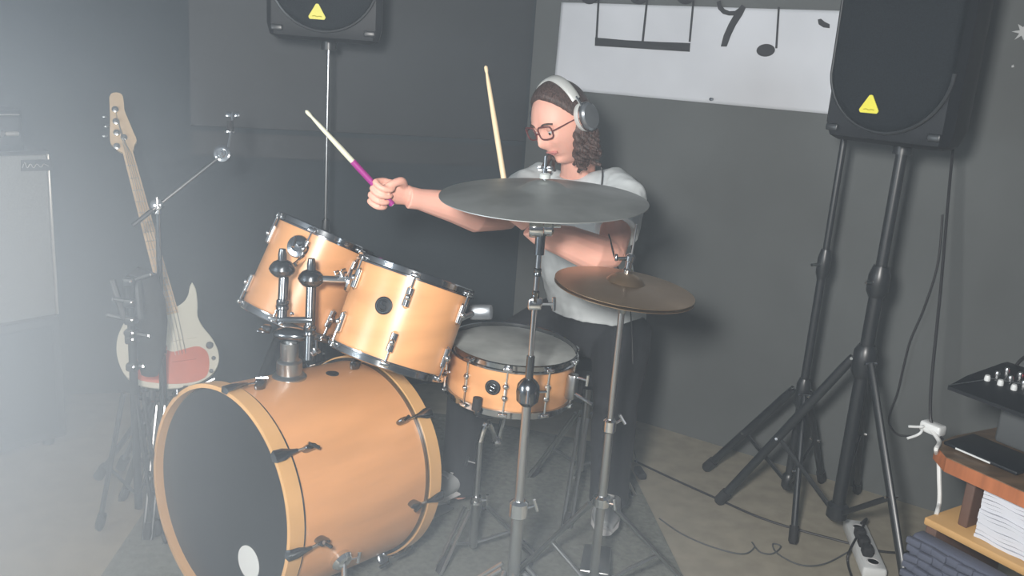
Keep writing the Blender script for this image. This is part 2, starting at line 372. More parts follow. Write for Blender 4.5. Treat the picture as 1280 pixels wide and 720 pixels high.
for (x, y) in ((131, 170), (131, 146), (133, 158)):
    MB().ball(gp(x, y, 0), .009, 10, (1, 1, .5)).build('tuning_key', 'satin', gt); 
for k in range(4):
    MB().tube([gp(144 + k * 3.4, 137 + 12 * k, .03), gp(157.5 + k * 2.4, 194, .028), gp(209 + k * 4.6, 396, .03), gp(220 + k * 4.5, 447, .028)], .0011, 5).build('string', 'satin', gt)
for (x, y, r) in ((262, 432, .012), (267, 448, .007), (264, 464, .007)):
    MB().lathe([(r, 0), (r, .01), (r * .8, .014), (0, .014)], gp(x, y, .02), gn, 16).build('control_knob', 'darkchrome', gt)
b = MB(); b.prism([gp(x, y, .0205) for x, y in ((212, 416), (244, 412), (246, 422), (214, 427))], gn, .006); b.build('pickup', 'guitarbody', gt, smooth=False)
b = MB(); b.prism([gp(x, y, .0235) for x, y in ((214, 445), (244, 441), (245, 449), (215, 453))], gn, .008); b.build('bridge', 'orange', gt, smooth=False)

gs = thing('guitar_stand', Wz(150, 575), 'low black stand with padded feet holding the cream bass guitar', 'guitar stand')
gA = gp(205, 489, -.03); gC = gp(195, 440, -.08)
feet = [Wz(121, 598, .012), Wz(150, 586, .012), Wz(215, 560, .012)]
hub = gp(190, 500, -.07)
MB().tube([hub, gC + Vector((0, 0, .15))], .011).build('upright', 'blackmetal', gs)
for f_ in feet:
    lg = MB().tube([hub, f_], .009).build('leg', 'blackmetal', gs); MB().tube([f_ + (hub - f_) * .02, f_ + (hub - f_) * .16], .017).build('rubber_foot', 'rubber', lg)
for x in (172, 232): MB().ctube([hub, gp(x, 496, -.04), gp(x, 492, .03), gp(x, 482, .04)], .008).build('cradle_arm', 'rubber', gs)

# ------------------------------------------------------------------ generic hardware
def wing(p, ax, parent, r=.010, m='chrome'):
    u, w, a = basis(ax); p = V3(p); b = MB(); b.lathe([(r * .7, 0), (r * .7, r * 1.2), (0, r * 1.3)], p, a, 12)
    for s in (-1, 1): b.box(p + a * r * 1.1 + u * s * r * 1.2, (r * 1.6, r * .45, r * 1.3), (u, w, a), r * .2)
    return b.build('wing_nut', m, parent)
def tbolt(p, ax, parent, L=.03, m='chrome'):
    u, w, a = basis(ax); p = V3(p); b = MB(); b.tube([p, p + a * L], .0035, 8); b.tube([p + a * L - w * .016, p + a * L + w * .016], .0045, 8)
    return b.build('clamp_bolt', m, parent)
def collar(c, ax, r, h, parent, m='darkchrome'):
    return MB().lathe([(r * .8, -h / 2), (r, -h / 2 * .8), (r, -h * .1), (r * .9, 0), (r, h * .1), (r, h / 2 * .8), (r * .8, h / 2)], c, ax, 20).build('collar', m, parent)
def tripod(xy, zh, zl, feet, parent, m, r=.009, fr=.014, leg_t=1.0, double=True):
    top = Vector((xy[0], xy[1], zh)); low = Vector((xy[0], xy[1], zl))
    for f_ in feet:
        f_ = V3(f_); d = (f_ - top).normalized(); s = d.cross(Vector((0, 0, 1))).normalized() * (r * 1.5 if double else 0)
        b = MB(); out = Vector((f_.x - top.x, f_.y - top.y, 0)).normalized() * .03
        for q in ((-1, 1) if double else (0,)): b.tube([top + out + s * q, f_ + s * q], r * (.7 if double else 1), 8)
        lg = b.build('leg', m, parent)
        MB().tube([f_ - d * .05, f_ - d * .015, f_], [fr, fr * 1.1, fr * .8], 12).build('rubber_foot', 'rubber', lg)
        mid = top + out + (f_ - top - out) * .55
        MB().tube([low, mid], r * .6, 8).build('brace', m, parent)

# ------------------------------------------------------------------ speakers and their stands
def speaker(c, fn, w, h, dpt, label, group, z0, bad=None):
    """c: floor xy of the centre, fn: facing"""
    fn = V3(fn).normalized(); s = Vector((0, 0, 1)).cross(fn); zv = Vector((0, 0, 1)); t = thing('loudspeaker', (c[0], c[1], z0), label, 'loudspeaker', group)
    C0 = Vector((c[0], c[1], z0))
    def pr(z, ins):      # cross-section: trapezoid, wide front
        o = []; fw = w / 2 - ins; bw = w / 2 * .62 - ins; ff = dpt / 2 - ins; bb = -dpt / 2 + ins
        pts = [(fw * .9, ff), (fw, ff - .03), (fw * .98, ff * .3), (bw, bb), (-bw, bb), (-fw * .98, ff * .3), (-fw, ff - .03), (-fw * .9, ff)]
        pts = pts + []
        return [C0 + s * x + fn * y + zv * z for x, y in pts]
    rs = [pr(0, .03), pr(.012, .01), pr(.05, 0), pr(h - .05, 0), pr(h - .012, .01), pr(h, .03)]
    MB().rings(rs).build('cabinet', 'black', t, angle=30)
    # rounded grille that bulges off the front
    gr = []; 
    for (k, off) in ((1.0, -.01), (1.0, .012), (.97, .020), (.90, .026), (.6, .030), (.02, .031)):
        ring = []
        for i in range(48):
            a = 2 * pi * i / 48; x = cos(a) * w * .46; z = sin(a)
            zz = (h * .26 + w * .40 + 0) if z > 0 else 0
            y_ = (w * .46) * z - (0 if z < 0 else 0)
            cz = w * .46 + .035 if z < 0 else h - w * .46 - .035
            ring.append(C0 + s * x * k + fn * (dpt / 2 + off) + zv * (h / 2 + (cz + y_ - h / 2) * k))
        gr.append(ring)
    MB().rings(gr).build('grille', 'grille', t, angle=60)
    rim = []
    for i in range(49):
        a = 2 * pi * i / 48; cz = w * .46 + .035 if sin(a) < 0 else h - w * .46 - .035
        rim.append(C0 + s * cos(a) * w * .465 + fn * (dpt / 2 + .008) + zv * (cz + w * .465 * sin(a)))
    MB().tube(rim, .006, 8).build('grille_rim', 'blackmetal', t)
    MB().lathe([(.028, -.03), (.028, .0), (.02, .004)], C0, zv, 20).build('pole_socket', 'blackmetal', t)
    for q in (-1, 1):
        MB().box(C0 + s * q * w * .40 + fn * (dpt / 2 + .002) + zv * .035, (w * .10, .012, .02), (s, fn, zv), .004).build('corner_port', 'blackmetal', t)
    if bad:
        bx, bz, br = bad; cc = C0 + s * bx + fn * (dpt / 2 + .0335) + zv * bz
        tri = [];
        for k in range(3):
            a = pi / 2 + k * 2 * pi / 3
            for da in (-.16, 0, .16): tri.append(cc + s * cos(a + da) * br * (1 if da == 0 else .97) + zv * sin(a + da) * br * (1 if da == 0 else .97))
        bg = MB().prism(tri, fn, .003).build('triangle_badge', 'yellow', t, smooth=False)
        MB().ctube([cc + s * x * br + zv * (z * br) + fn * .0035 for x, z in ((-.5, -.32), (-.25, -.26), (0, -.34), (.25, -.28), (.5, -.32))], .0016, 6, 4).build('badge_mark', 'yellowdark', bg)
    return t
def stand_tripod(xy, ztop, zhub, zcol, feet, label, rp=.016, r2=.019, zmid=None, um='blackmetal'):
    t = thing('speaker_stand', (xy[0], xy[1], 0), label, 'speaker stand')
    P_ = lambda z: Vector((xy[0], xy[1], z))
    zmid = zmid or (zhub + .35)
    MB().tube([P_(zmid - .02), P_(ztop)], rp, 16).build('upper_pole', um, t)
    MB().tube([P_(zcol), P_(zmid)], r2, 16).build('lower_pole', 'blackmetal', t)
    MB().lathe([(r2 * 1.1, -.05), (r2 * 1.55, -.03), (r2 * 1.55, .02), (r2 * 1.1, .05)], P_(zmid), (0, 0, 1), 18).build('height_clamp', 'blackmetal', t)
    MB().tube([P_(zmid), P_(zmid) + Vector((-.05, -.03, 0))], .005, 8).build('locking_pin', 'satin', t)
    MB().lathe([(r2 * 1.1, -.06), (r2 * 1.7, -.04), (r2 * 1.7, .03), (r2 * 1.2, .05)], P_(zhub), (0, 0, 1), 18).build('hub', 'blackmetal', t)
    MB().lathe([(r2 * 1.1, -.03), (r2 * 1.6, -.02), (r2 * 1.6, .02), (r2 * 1.1, .03)], P_(zcol + .02), (0, 0, 1), 18).build('lower_hub', 'blackmetal', t)
    for f_ in feet:
        f_ = V3(f_); top = P_(zhub); out = Vector((f_.x - xy[0], f_.y - xy[1], 0)).normalized()
        a0 = top + out * .035; d = (f_ - a0).normalized(); s = out.cross(Vector((0, 0, 1)))
        b = MB(); w_ = .017
        u = d.cross(s).normalized()
        b.loft([(a0, .013, .010), (a0 + d * .05, .015, .011), (f_ - d * .02, .015, .011)], s, 12); lg = b.build('leg', 'blackmetal', t)
        MB().loft([(f_ - d * .06, .019, .015), (f_ - d * .01, .02, .016), (f_, .014, .011)], s, 12).build('rubber_foot', 'rubber', lg)
        mid = a0 + (f_ - a0) * .52
        MB().loft([(P_(zcol + .02) + out * .02, .009, .004), (mid, .009, .004)], s, 8).build('brace', 'blackmetal', t)
        for q in (a0, mid): MB().tube([q - s * .02, q + s * .02], .005, 8).build('rivet', 'chrome', t)
    return t
s1 = Wz(1044, 652, .10); s1xy = (s1.x, s1.y); zt1 = Wxy(s1xy, 180).z
stand_tripod(s1xy, zt1 + .04, Wxy(s1xy, 450).z, .12, [Wz(897, 628, .012), Wz(1140, 790, .012), Vector((1.36, 3.06, .012))], 'tall black tripod stand carrying the large loudspeaker by the banner', .017, .021, Wxy(s1xy, 352).z)
s2 = Wz(983, 614, .08); s2xy = (s2.x, s2.y); zt2 = Wxy(s2xy, 120).z
stand_tripod(s2xy, zt2, Wxy(s2xy, 490).z, .10, [Wz(881, 586, .012), Wz(991, 680, .012), Vector((1.25, 3.13, .012))], 'thinner black tripod stand behind the loudspeaker stand, nearer the drummer', .011, .014, Wxy(s2xy, 330).z)
# front face of the near speaker: lower edge from (1022,163) to (1163,188)
fl, fr_ = Wz(1022, 163, zt1 + .01), Wz(1163, 187, zt1 + .01)
fwd = (fr_ - fl); fwd.z = 0
fn1 = Vector((-0.72, -0.69, 0)).normalized()
speaker((s1xy[0] - fn1.x * .0, s1xy[1] - fn1.y * .0), fn1, .37, .62, .32, 'large black loudspeaker with a yellow triangle badge beside the banner', 'loudspeakers on stands', zt1, (-.030, .104, .031))
s3 = W(411, 52, 3.25); s3xy = (s3.x, s3.y)
stand_tripod(s3xy, s3.z + .03, .75, .12, [Vector((s3.x + .3, s3.y + .12, .012)), Vector((s3.x - .32, s3.y + .02, .012)), Vector((s3.x + .05, s3.y - .33, .012))], 'slim stand behind the small tom carrying the far loudspeaker', .0055, .011, .80, 'satin')
speaker(s3xy, (.10, -1, 0), .40, .66, .33, 'far black loudspeaker with a yellow triangle badge above the toms', 'loudspeakers on stands', s3.z, (-.018, .090, .032))

# ------------------------------------------------------------------ drums
def drum_frame(c, ax, ref):
    a = V3(ax).normalized(); r = V3(ref); u = (r - a * r.dot(a)).normalized(); return u, a.cross(u), a
def rim_hoop(c, ax, R, name, parent, up=1, m='hoop'):
    return MB().lathe([(R + .001, 0), (R + .001, up * .008), (R + .003, up * .010), (R + .006, up * .007), (R + .005, up * -.007), (R + .010, up * -.009), (R + .010, up * -.013), (R + .002, up * -.013)], c, ax, 72, closed=True).build(name, m, parent)
def lug(p, rad, a, L, parent, m='chrome', s=1):
    """p on the shell, rad outward, a axis; casing length L and a rod towards s*a"""
    b = MB(); tgt = a.cross(rad)
    b.loft([(p - a * L / 2 + rad * .004, .006, .005, rad), (p - a * L * .46 + rad * .008, .010, .009, rad), (p + a * L * .46 + rad * .008, .010, .009, rad), (p + a * L / 2 + rad * .004, .006, .005, rad)], n=12)
    b.ball(p + rad * .016 , .009, 10)
    return b.build('lug', m, parent)
def tom(ct, a, R, h, phase, label, nl=6):
    a = V3(a).normalized(); cb = ct - a * h; t = thing('rack_tom', cb, label, 'tom drum', 'rack toms on the bass drum'); u, w, _ = drum_frame(ct, a, RT)
    MB().lathe([(R, -h + .008), (R, -.008)], ct, a, 72, cap=False).build('shell', 'maple', t)
    MB().lathe([(R - .008, -h + .005), (R - .008, -.005)], ct, a, 48, cap=False).build('inner_shell', 'palewood', t)
    MB().lathe([(0.0, .0), (R - .006, .0), (R + .002, -.004), (R + .002, -.010), (0, -.004)], ct, a, 64).build('batter_head', 'coated', t)
    MB().lathe([(0.0, .004), (R + .002, .010), (R + .002, .004), (R - .006, 0), (0, 0)], cb, a, 64).build('resonant_head', 'coated', t)
    rim_hoop(ct, a, R + .002, 'hoop', t, 1); rim_hoop(cb, a, R + .002, 'hoop', t, -1)
    for k in range(nl):
        th = radians(phase) + 2 * pi * k / nl; rad = -w * cos(th) + u * sin(th)
        # basis: th=0 faces the viewer
        for (c, s) in ((ct, 1), (cb, -1)):
            p = c - a * s * .062 + rad * R; lg = lug(p, rad, a, .052, t)
            MB().tube([p + rad * .012 + a * s * .02, c + rad * (R + .012) + a * s * .004], .0032, 8).build('tension_rod', 'chrome', lg)
            MB().box(c + rad * (R + .011) - a * s * .004, (.026, .016, .012), (a.cross(rad), rad, a), .003).build('rod_seat', 'chrome', lg)
    return t, u, w
def badge(p, n_, r, parent, m='black'):
    b = MB().lathe([(r, -.003), (r, .0015), (r * .9, .0025), (0, .0025)], p, n_, 24).build('badge', m, parent)
    u, w, a = basis(n_); q = V3(p) + a * .003
    MB().ctube([q + u * x * r + w * y * r for x, y in ((.35, .35), (-.15, .5), (-.3, .15), (.25, -.1), (.15, -.5), (-.35, -.35))], r * .05, 6, 4).build('emblem', 'darkchrome', b)
    MB().lathe([(r * .82, 0), (r * .82, .0006), (r * .74, .0006), (r * .74, 0)], q, a, 24, closed=True).build('ring', 'darkchrome', b)
    return b

# big rack tom: top (520,342) and bottom (483,449) at one depth
ct2, cb2 = W(521, 343, 2.405), W(483.5, 449, 2.40)
TR2 = .158
t2, u2, w2 = tom(ct2, ct2 - cb2, TR2, (ct2 - cb2).length, 6, 'larger orange maple rack tom with round black badge, beside the snare')
a2 = (ct2 - cb2).normalized()
# viewer-facing direction is -w
def on_shell(c, a, u, w, R, th): r_ = -w * cos(th) + u * sin(th); return c + r_ * R, r_
p, r_ = on_shell(cb2 + a2 * ((ct2 - cb2).length * .58), a2, u2, w2, TR2, radians(-13)); badge(p, r_, .0235, t2)
ct1, cb1 = W(408, 294, 2.63), W(360, 401, 2.62)
t1, u1, w1 = tom(ct1, ct1 - cb1, .142, (ct1 - cb1).length, -62, 'smaller orange maple rack tom on the left, behind the chrome tom holder')
a1 = (ct1 - cb1).normalized()
p, r_ = on_shell(ct1 - a1 * .062, a1, u1, w1, .142, radians(-10)); 
br1 = MB().lathe([(.030, 0), (.033, .008), (.030, .014), (.016, .016), (.014, .012), (0, .012)], p, r_, 28).build('mount_bracket', 'darkchrome', t1); tbolt(p + r_ * .015, r_ + a1 * .3, br1)
p_br2, r_br2 = on_shell(ct2 - a2 * .075, a2, u2, w2, TR2, radians(-78)); br2 = MB().lathe([(.030, 0), (.033, .008), (.030, .014), (.016, .016), (0, .012)], p_br2, r_br2, 28).build('mount_bracket', 'chrome', t2)

MB().box(W(601, 390, 2.52), (.07, .04, .045), (RT, FWD, UP), .01).build('support_bracket', 'cup', t2)
MB().tube([W(590, 392, 2.50), W(572, 400, 2.44)], .008, 10).build('support_bar', 'satin', t2)
# bass drum
az, tlt = 0.6647, -0.0635; bax = Vector((sin(az) * cos(tlt), cos(az) * cos(tlt), sin(tlt))); BR, BL = .3041, .5215
bc0 = Vector((-.7200, 2.0449, .0)); bc0.z = BR + .012 + BL * sin(-tlt); bc1 = bc0 + bax * BL
bu = bax.cross(Vector((0, 0, 1))).normalized(); bw = bu.cross(bax)
BD_ = thing('bass_drum', (bc0 + bax * BL / 2) * 1 - Vector((0, 0, BR + .02)), 'large orange maple bass drum with black front head lying on the rug', 'bass drum')
HW = .042
MB().lathe([(BR - .014, HW * .6), (BR - .014, BL - HW * .6)], bc0, bax, 128, cap=False).build('shell', 'maple', BD_)
MB().lathe([(BR - .022, .02), (BR - .022, BL - .02)], bc0, bax, 64, cap=False).build('inner_shell', 'palewood', BD_)
for (h0, nm) in ((0, 1), (BL - HW, 1)):
    MB().lathe([(BR, h0), (BR, h0 + HW), (BR - .011, h0 + HW), (BR - .011, h0)], bc0, bax, 128, closed=True).build('wooden_hoop', 'maplehoop', BD_, angle=40)
for h0 in (HW, BL - HW): MB().lathe([(BR - .014, h0 - .007), (BR - .005, h0 - .007), (BR - .005, h0 + .008), (BR - .014, h0 + .008)], bc0, bax, 128, closed=True).build('head_flange', 'darkchrome', BD_)
fh = MB().lathe([(0, .020), (BR - .016, .020), (BR - .011, .026), (BR - .011, .030), (0, .030)], bc0, bax, 96).build('front_head', 'bdhead', BD_)
MB().lathe([(0, BL - .02), (BR - .016, BL - .020), (BR - .012, BL - .026), (0, BL - .026)], bc0, bax, 96).build('batter_head', 'coated', BD_)
pp = planept(311, 703, bc0 + bax * .0195, bax)
MB().lathe([(.044, 0), (.044, -.0015), (0, -.0015)], pp, bax, 40).build('round_patch', 'white', BD_)
for k in range(8):
    th = radians(-4 + 45 * k); rad = bu * cos(th) + bw * sin(th)
    for (c, s) in ((bc0, 1), (bc1, -1)):
        a = bax * s; tg = a.cross(rad)
        b = MB()
        b.loft([(c + rad * (BR - .004) + a * (-.006), .011, .004, rad), (c + rad * (BR + .006) + a * (-.004), .016, .006, rad), (c + rad * (BR + .008) + a * .02, .015, .006, rad), (c + rad * (BR + .008) + a * .045, .007, .006, rad), (c + rad * (BR + .007) + a * .06, .005, .005, rad)], n=12)
        cl = b.build('claw_hook', 'darkchrome', BD_)
        b = MB(); b.tube([c + rad * (BR + .007) + a * .05, c + rad * (BR + .004) + a * .105], .0035, 8)
        b.build('tension_rod', 'chrome', cl)
        q = c + rad * (BR + .004) + a * .10
        b = MB(); b.loft([(q - rad * .016, .009, .016, a), (q + rad * .0, .009, .02, a), (q + rad * .008, .007, .016, a)], n=14)
        b.build('lug', 'darkchrome', cl)
        b = MB(); dd = (tg * (.7 if s > 0 else -.3) + a * .9).normalized()
        b.tube([q + rad * .012 - dd * .012, q + rad * .015 + dd * .018], .005, 8); b.build('drum_key', 'darkchrome', cl)
def bdfind(X0, Y0):
    best = None
    for i in range(60):
        for j in range(120):
            h = .045 + .44 * i / 59; th = radians(-80 + 250 * j / 119); rad = bu * cos(th) + bw * sin(th); q = bc0 + bax * h + rad * (BR - .014); v = q - CAM
            if rad.dot(v) > 0: continue
            x = 640 + FPX * v.dot(RT) / v.dot(FWD); y = 360 - FPX * v.dot(UP) / v.dot(FWD); e = (x - X0) ** 2 + (y - Y0) ** 2
            if best is None or e < best[0]: best = (e, q, rad, h, th)
    return best
# spurs
_sp = bdfind(424, 697)
for sd in (1, -1):
    th = _sp[4] if sd > 0 else pi - _sp[4]; rad = bu * cos(th) + bw * sin(th); q = bc0 + bax * _sp[3] + rad * (BR - .014)
    b = MB().lathe([(.028, 0), (.030, .012), (.024, .022), (.014, .026), (0, .026)], q, rad, 24).build('spur_bracket', 'chrome', BD_)
    foot = Vector((q.x + rad.x * .16, q.y + rad.y * .16, .008)) - bax * .10; foot.z = .008
    MB().tube([q + rad * .02, foot], .007, 10).build('spur_leg', 'chrome', b); tbolt(q + rad * .012, bax + rad * .2, b, .05)
p, r_ = planept(448, 462, bc0, Vector((0, 0, 1))), None
pv = bc0 + bax * .34 + bw * (BR - .014); MB().lathe([(.018, -.002), (.018, .002), (.010, .002)], pv + bu * .02, bw, 24).build('air_vent', 'black', BD_)
q = bc0 + bax * .25 + bw * (BR - .014) + bu * .06

# tom holder on the bass drum
hp = bc0 + bax * .17 + bw * (BR - .014)
hp = hp
base = hp.copy()
# choose the shell point that projects near (360,478)
best = None
for i in range(60):
    for j in range(60):
        h = .08 + .3 * i / 59; th = pi / 2 + radians(-30 + 60 * j / 59); q = bc0 + bax * h + (bu * cos(th) + bw * sin(th)) * (BR - .014); v = q - CAM
        x = 640 + FPX * v.dot(RT) / v.dot(FWD); y = 360 - FPX * v.dot(UP) / v.dot(FWD); e = (x - 362) ** 2 + (y - 472) ** 2
        if best is None or e < best[0]: best = (e, q, th, v.dot(FWD))
base = best[1]; hd_ = best[3]
TH = thing('tom_holder', base, 'double chrome tom holder rising from the bass drum to both rack toms', 'tom holder')
PH = lambda x, y, dd=0.0: W(x, y, hd_ - .02 + dd)
zup = Vector((0, 0, 1))
MB().lathe([(.046, -.01), (.046, .004), (.040, .010), (.034, .012), (.034, .045), (.030, .05), (.024, .052), (.024, .10)], base, zup, 32).build('base_block', 'satin', TH)
MB().tube([base + zup * .05, PH(364, 425)], .020, 20).build('receiver_post', 'satin', TH)
b = MB(); b.ball(PH(364, 418), .034, 18, (1.5, .9, .55)); b.build('memory_clamp', 'darkchrome', TH)
wing(PH(338, 412), PH(330, 410) - PH(364, 416), TH, .016, 'darkchrome')
wing(PH(392, 436), PH(396, 444) - PH(380, 420), TH, .010)
for (pts, cx, cy) in (((352, 405, 355, 345), 353, 336), ((386, 450, 389, 358), 389, 348)):
    MB().tube([PH(pts[0], pts[1]), PH(pts[2], pts[3])], .0135, 16).build('post', 'darkchrome', TH)
    b = MB(); c = PH(cx, cy); b.ball(c, .031, 16, (1.1, 1, .85)); b.lathe([(.033, -.008), (.036, 0), (.033, .008)], c, zup, 22); b.lathe([(.012, .01), (.012, .04), (.009, .055), (0, .056)], c, zup, 14); b.build('ball_clamp', 'darkchrome', TH)
    collar(PH(pts[0] * .6 + pts[2] * .4, pts[1] * .6 + pts[3] * .4), PH(pts[2], pts[3]) - PH(pts[0], pts[1]), .017, .03, TH)
pbk = on_shell(ct1 - a1 * .062, a1, u1, w1, .142, radians(-10))[0] + r_br2 * 0
MB().ctube([PH(353, 336), W(366, 333, hd_), W(379, 322, (pbk - CAM).dot(FWD) - .02)], .008, 10).build('support_arm', 'chrome', TH)
MB().tube([PH(389, 348), W(432, 350, hd_ - .02)], .010, 12).build('support_arm', 'chrome', TH)
MB().ctube([W(430, 350, hd_ - .02), W(440, 345, hd_ - .02), p_br2 + r_br2 * .01], .008, 10).build('support_arm', 'chrome', TH)
wing(W(428, 346, hd_ - .03), UP - RT * .4, TH, .012); tbolt(PH(395, 425), -UP, TH, .03)
for (x, y) in ((352, 404), (386, 409), (365, 392)): MB().ball(PH(x, y, -.02), .006, 8).build('set_screw', 'chrome', TH)
b = MB(); b.box(PH(370, 400), (.10, .03, .018), (RT, FWD, UP), .006); b.build('cross_plate', 'darkchrome', TH)

# snare drum
sn_ax = (zup + RT * .045 - FWD * .0 + Vector((0, -.02, 0))).normalized()
sc_t = W(642, 432, 2.56); SR, SH = .181, .140; sc_b = sc_t - sn_ax * SH
SN = thing('snare_drum', sc_b, 'orange maple snare drum with round black badge on a chrome stand', 'snare drum')
uS, wS, aS = drum_frame(sc_t, sn_ax, RT)
MB().lathe([(SR, -SH + .008), (SR, -.008)], sc_t, aS, 80, cap=False).build('shell', 'maple', SN)
MB().lathe([(SR - .008, -SH + .005), (SR - .008, -.005)], sc_t, aS, 48, cap=False).build('inner_shell', 'palewood', SN)
MB().lathe([(0, 0), (SR - .006, 0), (SR + .002, -.004), (SR + .002, -.01), (0, -.004)], sc_t, aS, 64).build('batter_head', 'coated', SN)
MB().lathe([(0, .004), (SR + .002, .01), (SR - .006, 0), (0, 0)], sc_b, aS, 64).build('snare_side_head', 'coated', SN)
rim_hoop(sc_t, aS, SR + .002, 'hoop', SN, 1); rim_hoop(sc_b, aS, SR + .002, 'hoop', SN, -1)
for k in range(10):
    th = radians(-4.5 + 36 * k); rad = -wS * cos(th) + uS * sin(th); mid = sc_t - aS * SH / 2 + rad * SR
    b = MB(); b.tube([mid - aS * .028 + rad * .010, mid + aS * .028 + rad * .010], .005, 10)
    for s in (-1, 1): b.ball(mid + aS * s * .017 + rad * .010, .0095, 12); b.tube([mid + aS * s * .017, mid + aS * s * .017 + rad * .01], .006, 8)
    lg = b.build('lug', 'chrome', SN)
    for s, c in ((1, sc_t), (-1, sc_b)):
        MB().tube([mid + aS * s * .02 + rad * .010, c + rad * (SR + .011) + aS * s * .004], .003, 8).build('tension_rod', 'chrome', lg)
        MB().box(c + rad * (SR + .011) - aS * s * .003, (.026, .016, .010), (aS.cross(rad), rad, aS), .003).build('rod_seat', 'chrome', lg)
p, r_ = on_shell(sc_t - aS * SH * .47, aS, uS, wS, SR, radians(-16)); badge(p, r_, .022, SN)
p, r_ = on_shell(sc_t - aS * SH * .5, aS, uS, wS, SR, radians(62)); 
b = MB(); b.box(p + r_ * .016, (.03, .028, .075), (aS.cross(r_), r_, aS), .006); th_ = b.build('throw_off', 'satin', SN)
MB().tube([p + r_ * .03 - aS * .02, p + r_ * .085 - aS * .035], .005, 8).build('lever', 'chrome', th_); tbolt(p + r_ * .03 + aS * .03, r_, th_, .03)

# snare stand
sx = Wz(592, 668, .10); sxy = (sx.x, sx.y)
SS = thing('snare_stand', (sxy[0], sxy[1], 0), 'low chrome tripod stand cradling the snare drum', 'snare stand')
pS = lambda x, y: W(x, y, 2.62)
zt_s = Wxy(sxy, 560).z
MB().tube([Vector((sxy[0], sxy[1], .06)), Wxy(sxy, 625)], .013, 14).build('lower_tube', 'satin', SS)
MB().tube([Wxy(sxy, 628), Wxy(sxy, 552)], .009, 14).build('upper_tube', 'satin', SS)
collar(Wxy(sxy, 625), zup, .017, .03, SS, 'chrome'); tbolt(Wxy(sxy, 625), RT, SS, .035); tbolt(Wxy(sxy, 580), -RT + UP * .3, SS, .035, 'blackmetal')
top = Wxy(sxy, 552); ctr = sc_b - aS * .05
MB().ctube([top, top + (ctr - top) * .25 + zup * .03, W(621, 552, 2.66), W(626, 535, 2.65), ctr], .009, 10).build('angle_arm', 'chrome', SS)
MB().ball(W(621, 552, 2.66), .016, 14).build('ratchet', 'chrome', SS)
MB().lathe([(.03, -.012), (.034, 0), (.03, .012), (0, .013)], ctr, aS, 20).build('basket_hub', 'darkchrome', SS)
for k in range(3):
    th = radians(-25 + 120 * k); rad = -wS * cos(th) + uS * sin(th)
    ar = MB().ctube([ctr, ctr + rad * .10 - aS * .0, ctr + rad * (SR - .01) + aS * .03, ctr + rad * (SR + .028) + aS * .05, ctr + rad * (SR + .028) + aS * .085], .006, 8).build('basket_arm', 'darkchrome', SS)
    MB().tube([ctr + rad * (SR + .028) + aS * .06, ctr + rad * (SR + .026) + aS * .095], .013, 12).build('rubber_grip', 'rubber', ar)
fz = .012
tripod(sxy, Wxy(sxy, 632).z, .07, [Wz(548, 716, fz), Wz(665, 690, fz), Vector((sxy[0] + .02, sxy[1] + .34, fz))], SS, 'satin', .008, .013)

# kick pedal
kp = Wz(548, 640); kdir = bax.copy(); kdir.z = 0; kdir.normalize(); ks = kdir.cross(zup)
K0 = bc1 + kdir * .06; K0 = Vector((K0.x, K0.y, 0)) 
KP = thing('kick_pedal', K0, 'chrome bass drum pedal clamped behind the bass drum', 'drum pedal')
MB().box(K0 + zup * .012 + kdir * .13, (.09, .34, .008), (ks, kdir, zup), .003).build('base_plate', 'satin', KP)
fb = (kdir * cos(.22) - zup * sin(.22)); fbu = ks.cross(fb) * -1
MB().box(K0 + zup * .065 + kdir * .16, (.075, .26, .008), (ks, fb, fb.cross(ks) * -1), .003).build('footboard', 'satin', KP)
for s in (-1, 1): MB().tube([K0 + ks * s * .055 + zup * .012, K0 + ks * s * .05 + zup * .21], .007, 10).build('frame_post', 'chrome', KP)
MB().tube([K0 - ks * .065 + zup * .20, K0 + ks * .065 + zup * .20], .007, 10).build('axle', 'chrome', KP)
bt = MB().tube([K0 + zup * .20, K0 + zup * .33 + kdir * .05], .003, 8).build('beater_shaft', 'chrome', KP); MB().tube([K0 + zup * .33 + kdir * .08, K0 + zup * .335 + kdir * .03], .024, 16).build('beater_head', 'white', bt)

# crash cymbal and stand
cc = W(680, 241, 2.02); cxy = (cc.x, cc.y)
cax = (zup * 1.0 + (-FWD) * .06 + RT * -.03); cax.normalize()
def cymbal(c, ax, R, bell_r, bell_h, bow, name, m, label, group=None):
    pr = []; N = 18
    for i in range(N + 1):
        r = R * i / N
        h = bow * (1 - (r / R) ** 1.6)
        if r < bell_r: h += bell_h * (1 - (r / bell_r) ** 2) ** .7
        pr.append((max(r, .005), h))
    pr2 = [(r, h - .0018) for r, h in reversed(pr)]
    o = MB().lathe(pr + pr2, c, ax, 96, closed=True).build(name, m, angle=25); tag(o, label, 'cymbal', group); return o
cymbal(cc - cax * .012, cax, .241, .055, .020, .022, 'crash_cymbal', 'crash', 'wide dark crash cymbal raised in front of the drummer', 'cymbals of the drum kit')
CS = thing('cymbal_stand', (cxy[0], cxy[1], 0), 'tall chrome cymbal stand in front of the snare drum', 'cymbal stand')
Pc = lambda y: Wxy(cxy, y)
MB().tube([Pc(283), cc, cc + cax * .085], .0035, 10).build('cymbal_rod', 'chrome', CS)
MB().lathe([(.013, -.0), (.013, .010), (.010, .012)], cc + cax * .034, cax, 20).build('felt_washer', 'coated', CS)
wing(cc + cax * .046, cax, CS, .009)
MB().lathe([(.018, -.03), (.024, -.022), (.020, -.016)], cc, cax, 20).build('lower_felt', 'rubber', CS)
b = MB(); b.lathe([(.022, -.016), (.024, -.010), (.024, .010), (.022, .016), (0, .016)], Pc(284) - RT * .012 + Vector((0, 0, 0)), RT, 24); b.build('tilter', 'chrome', CS)
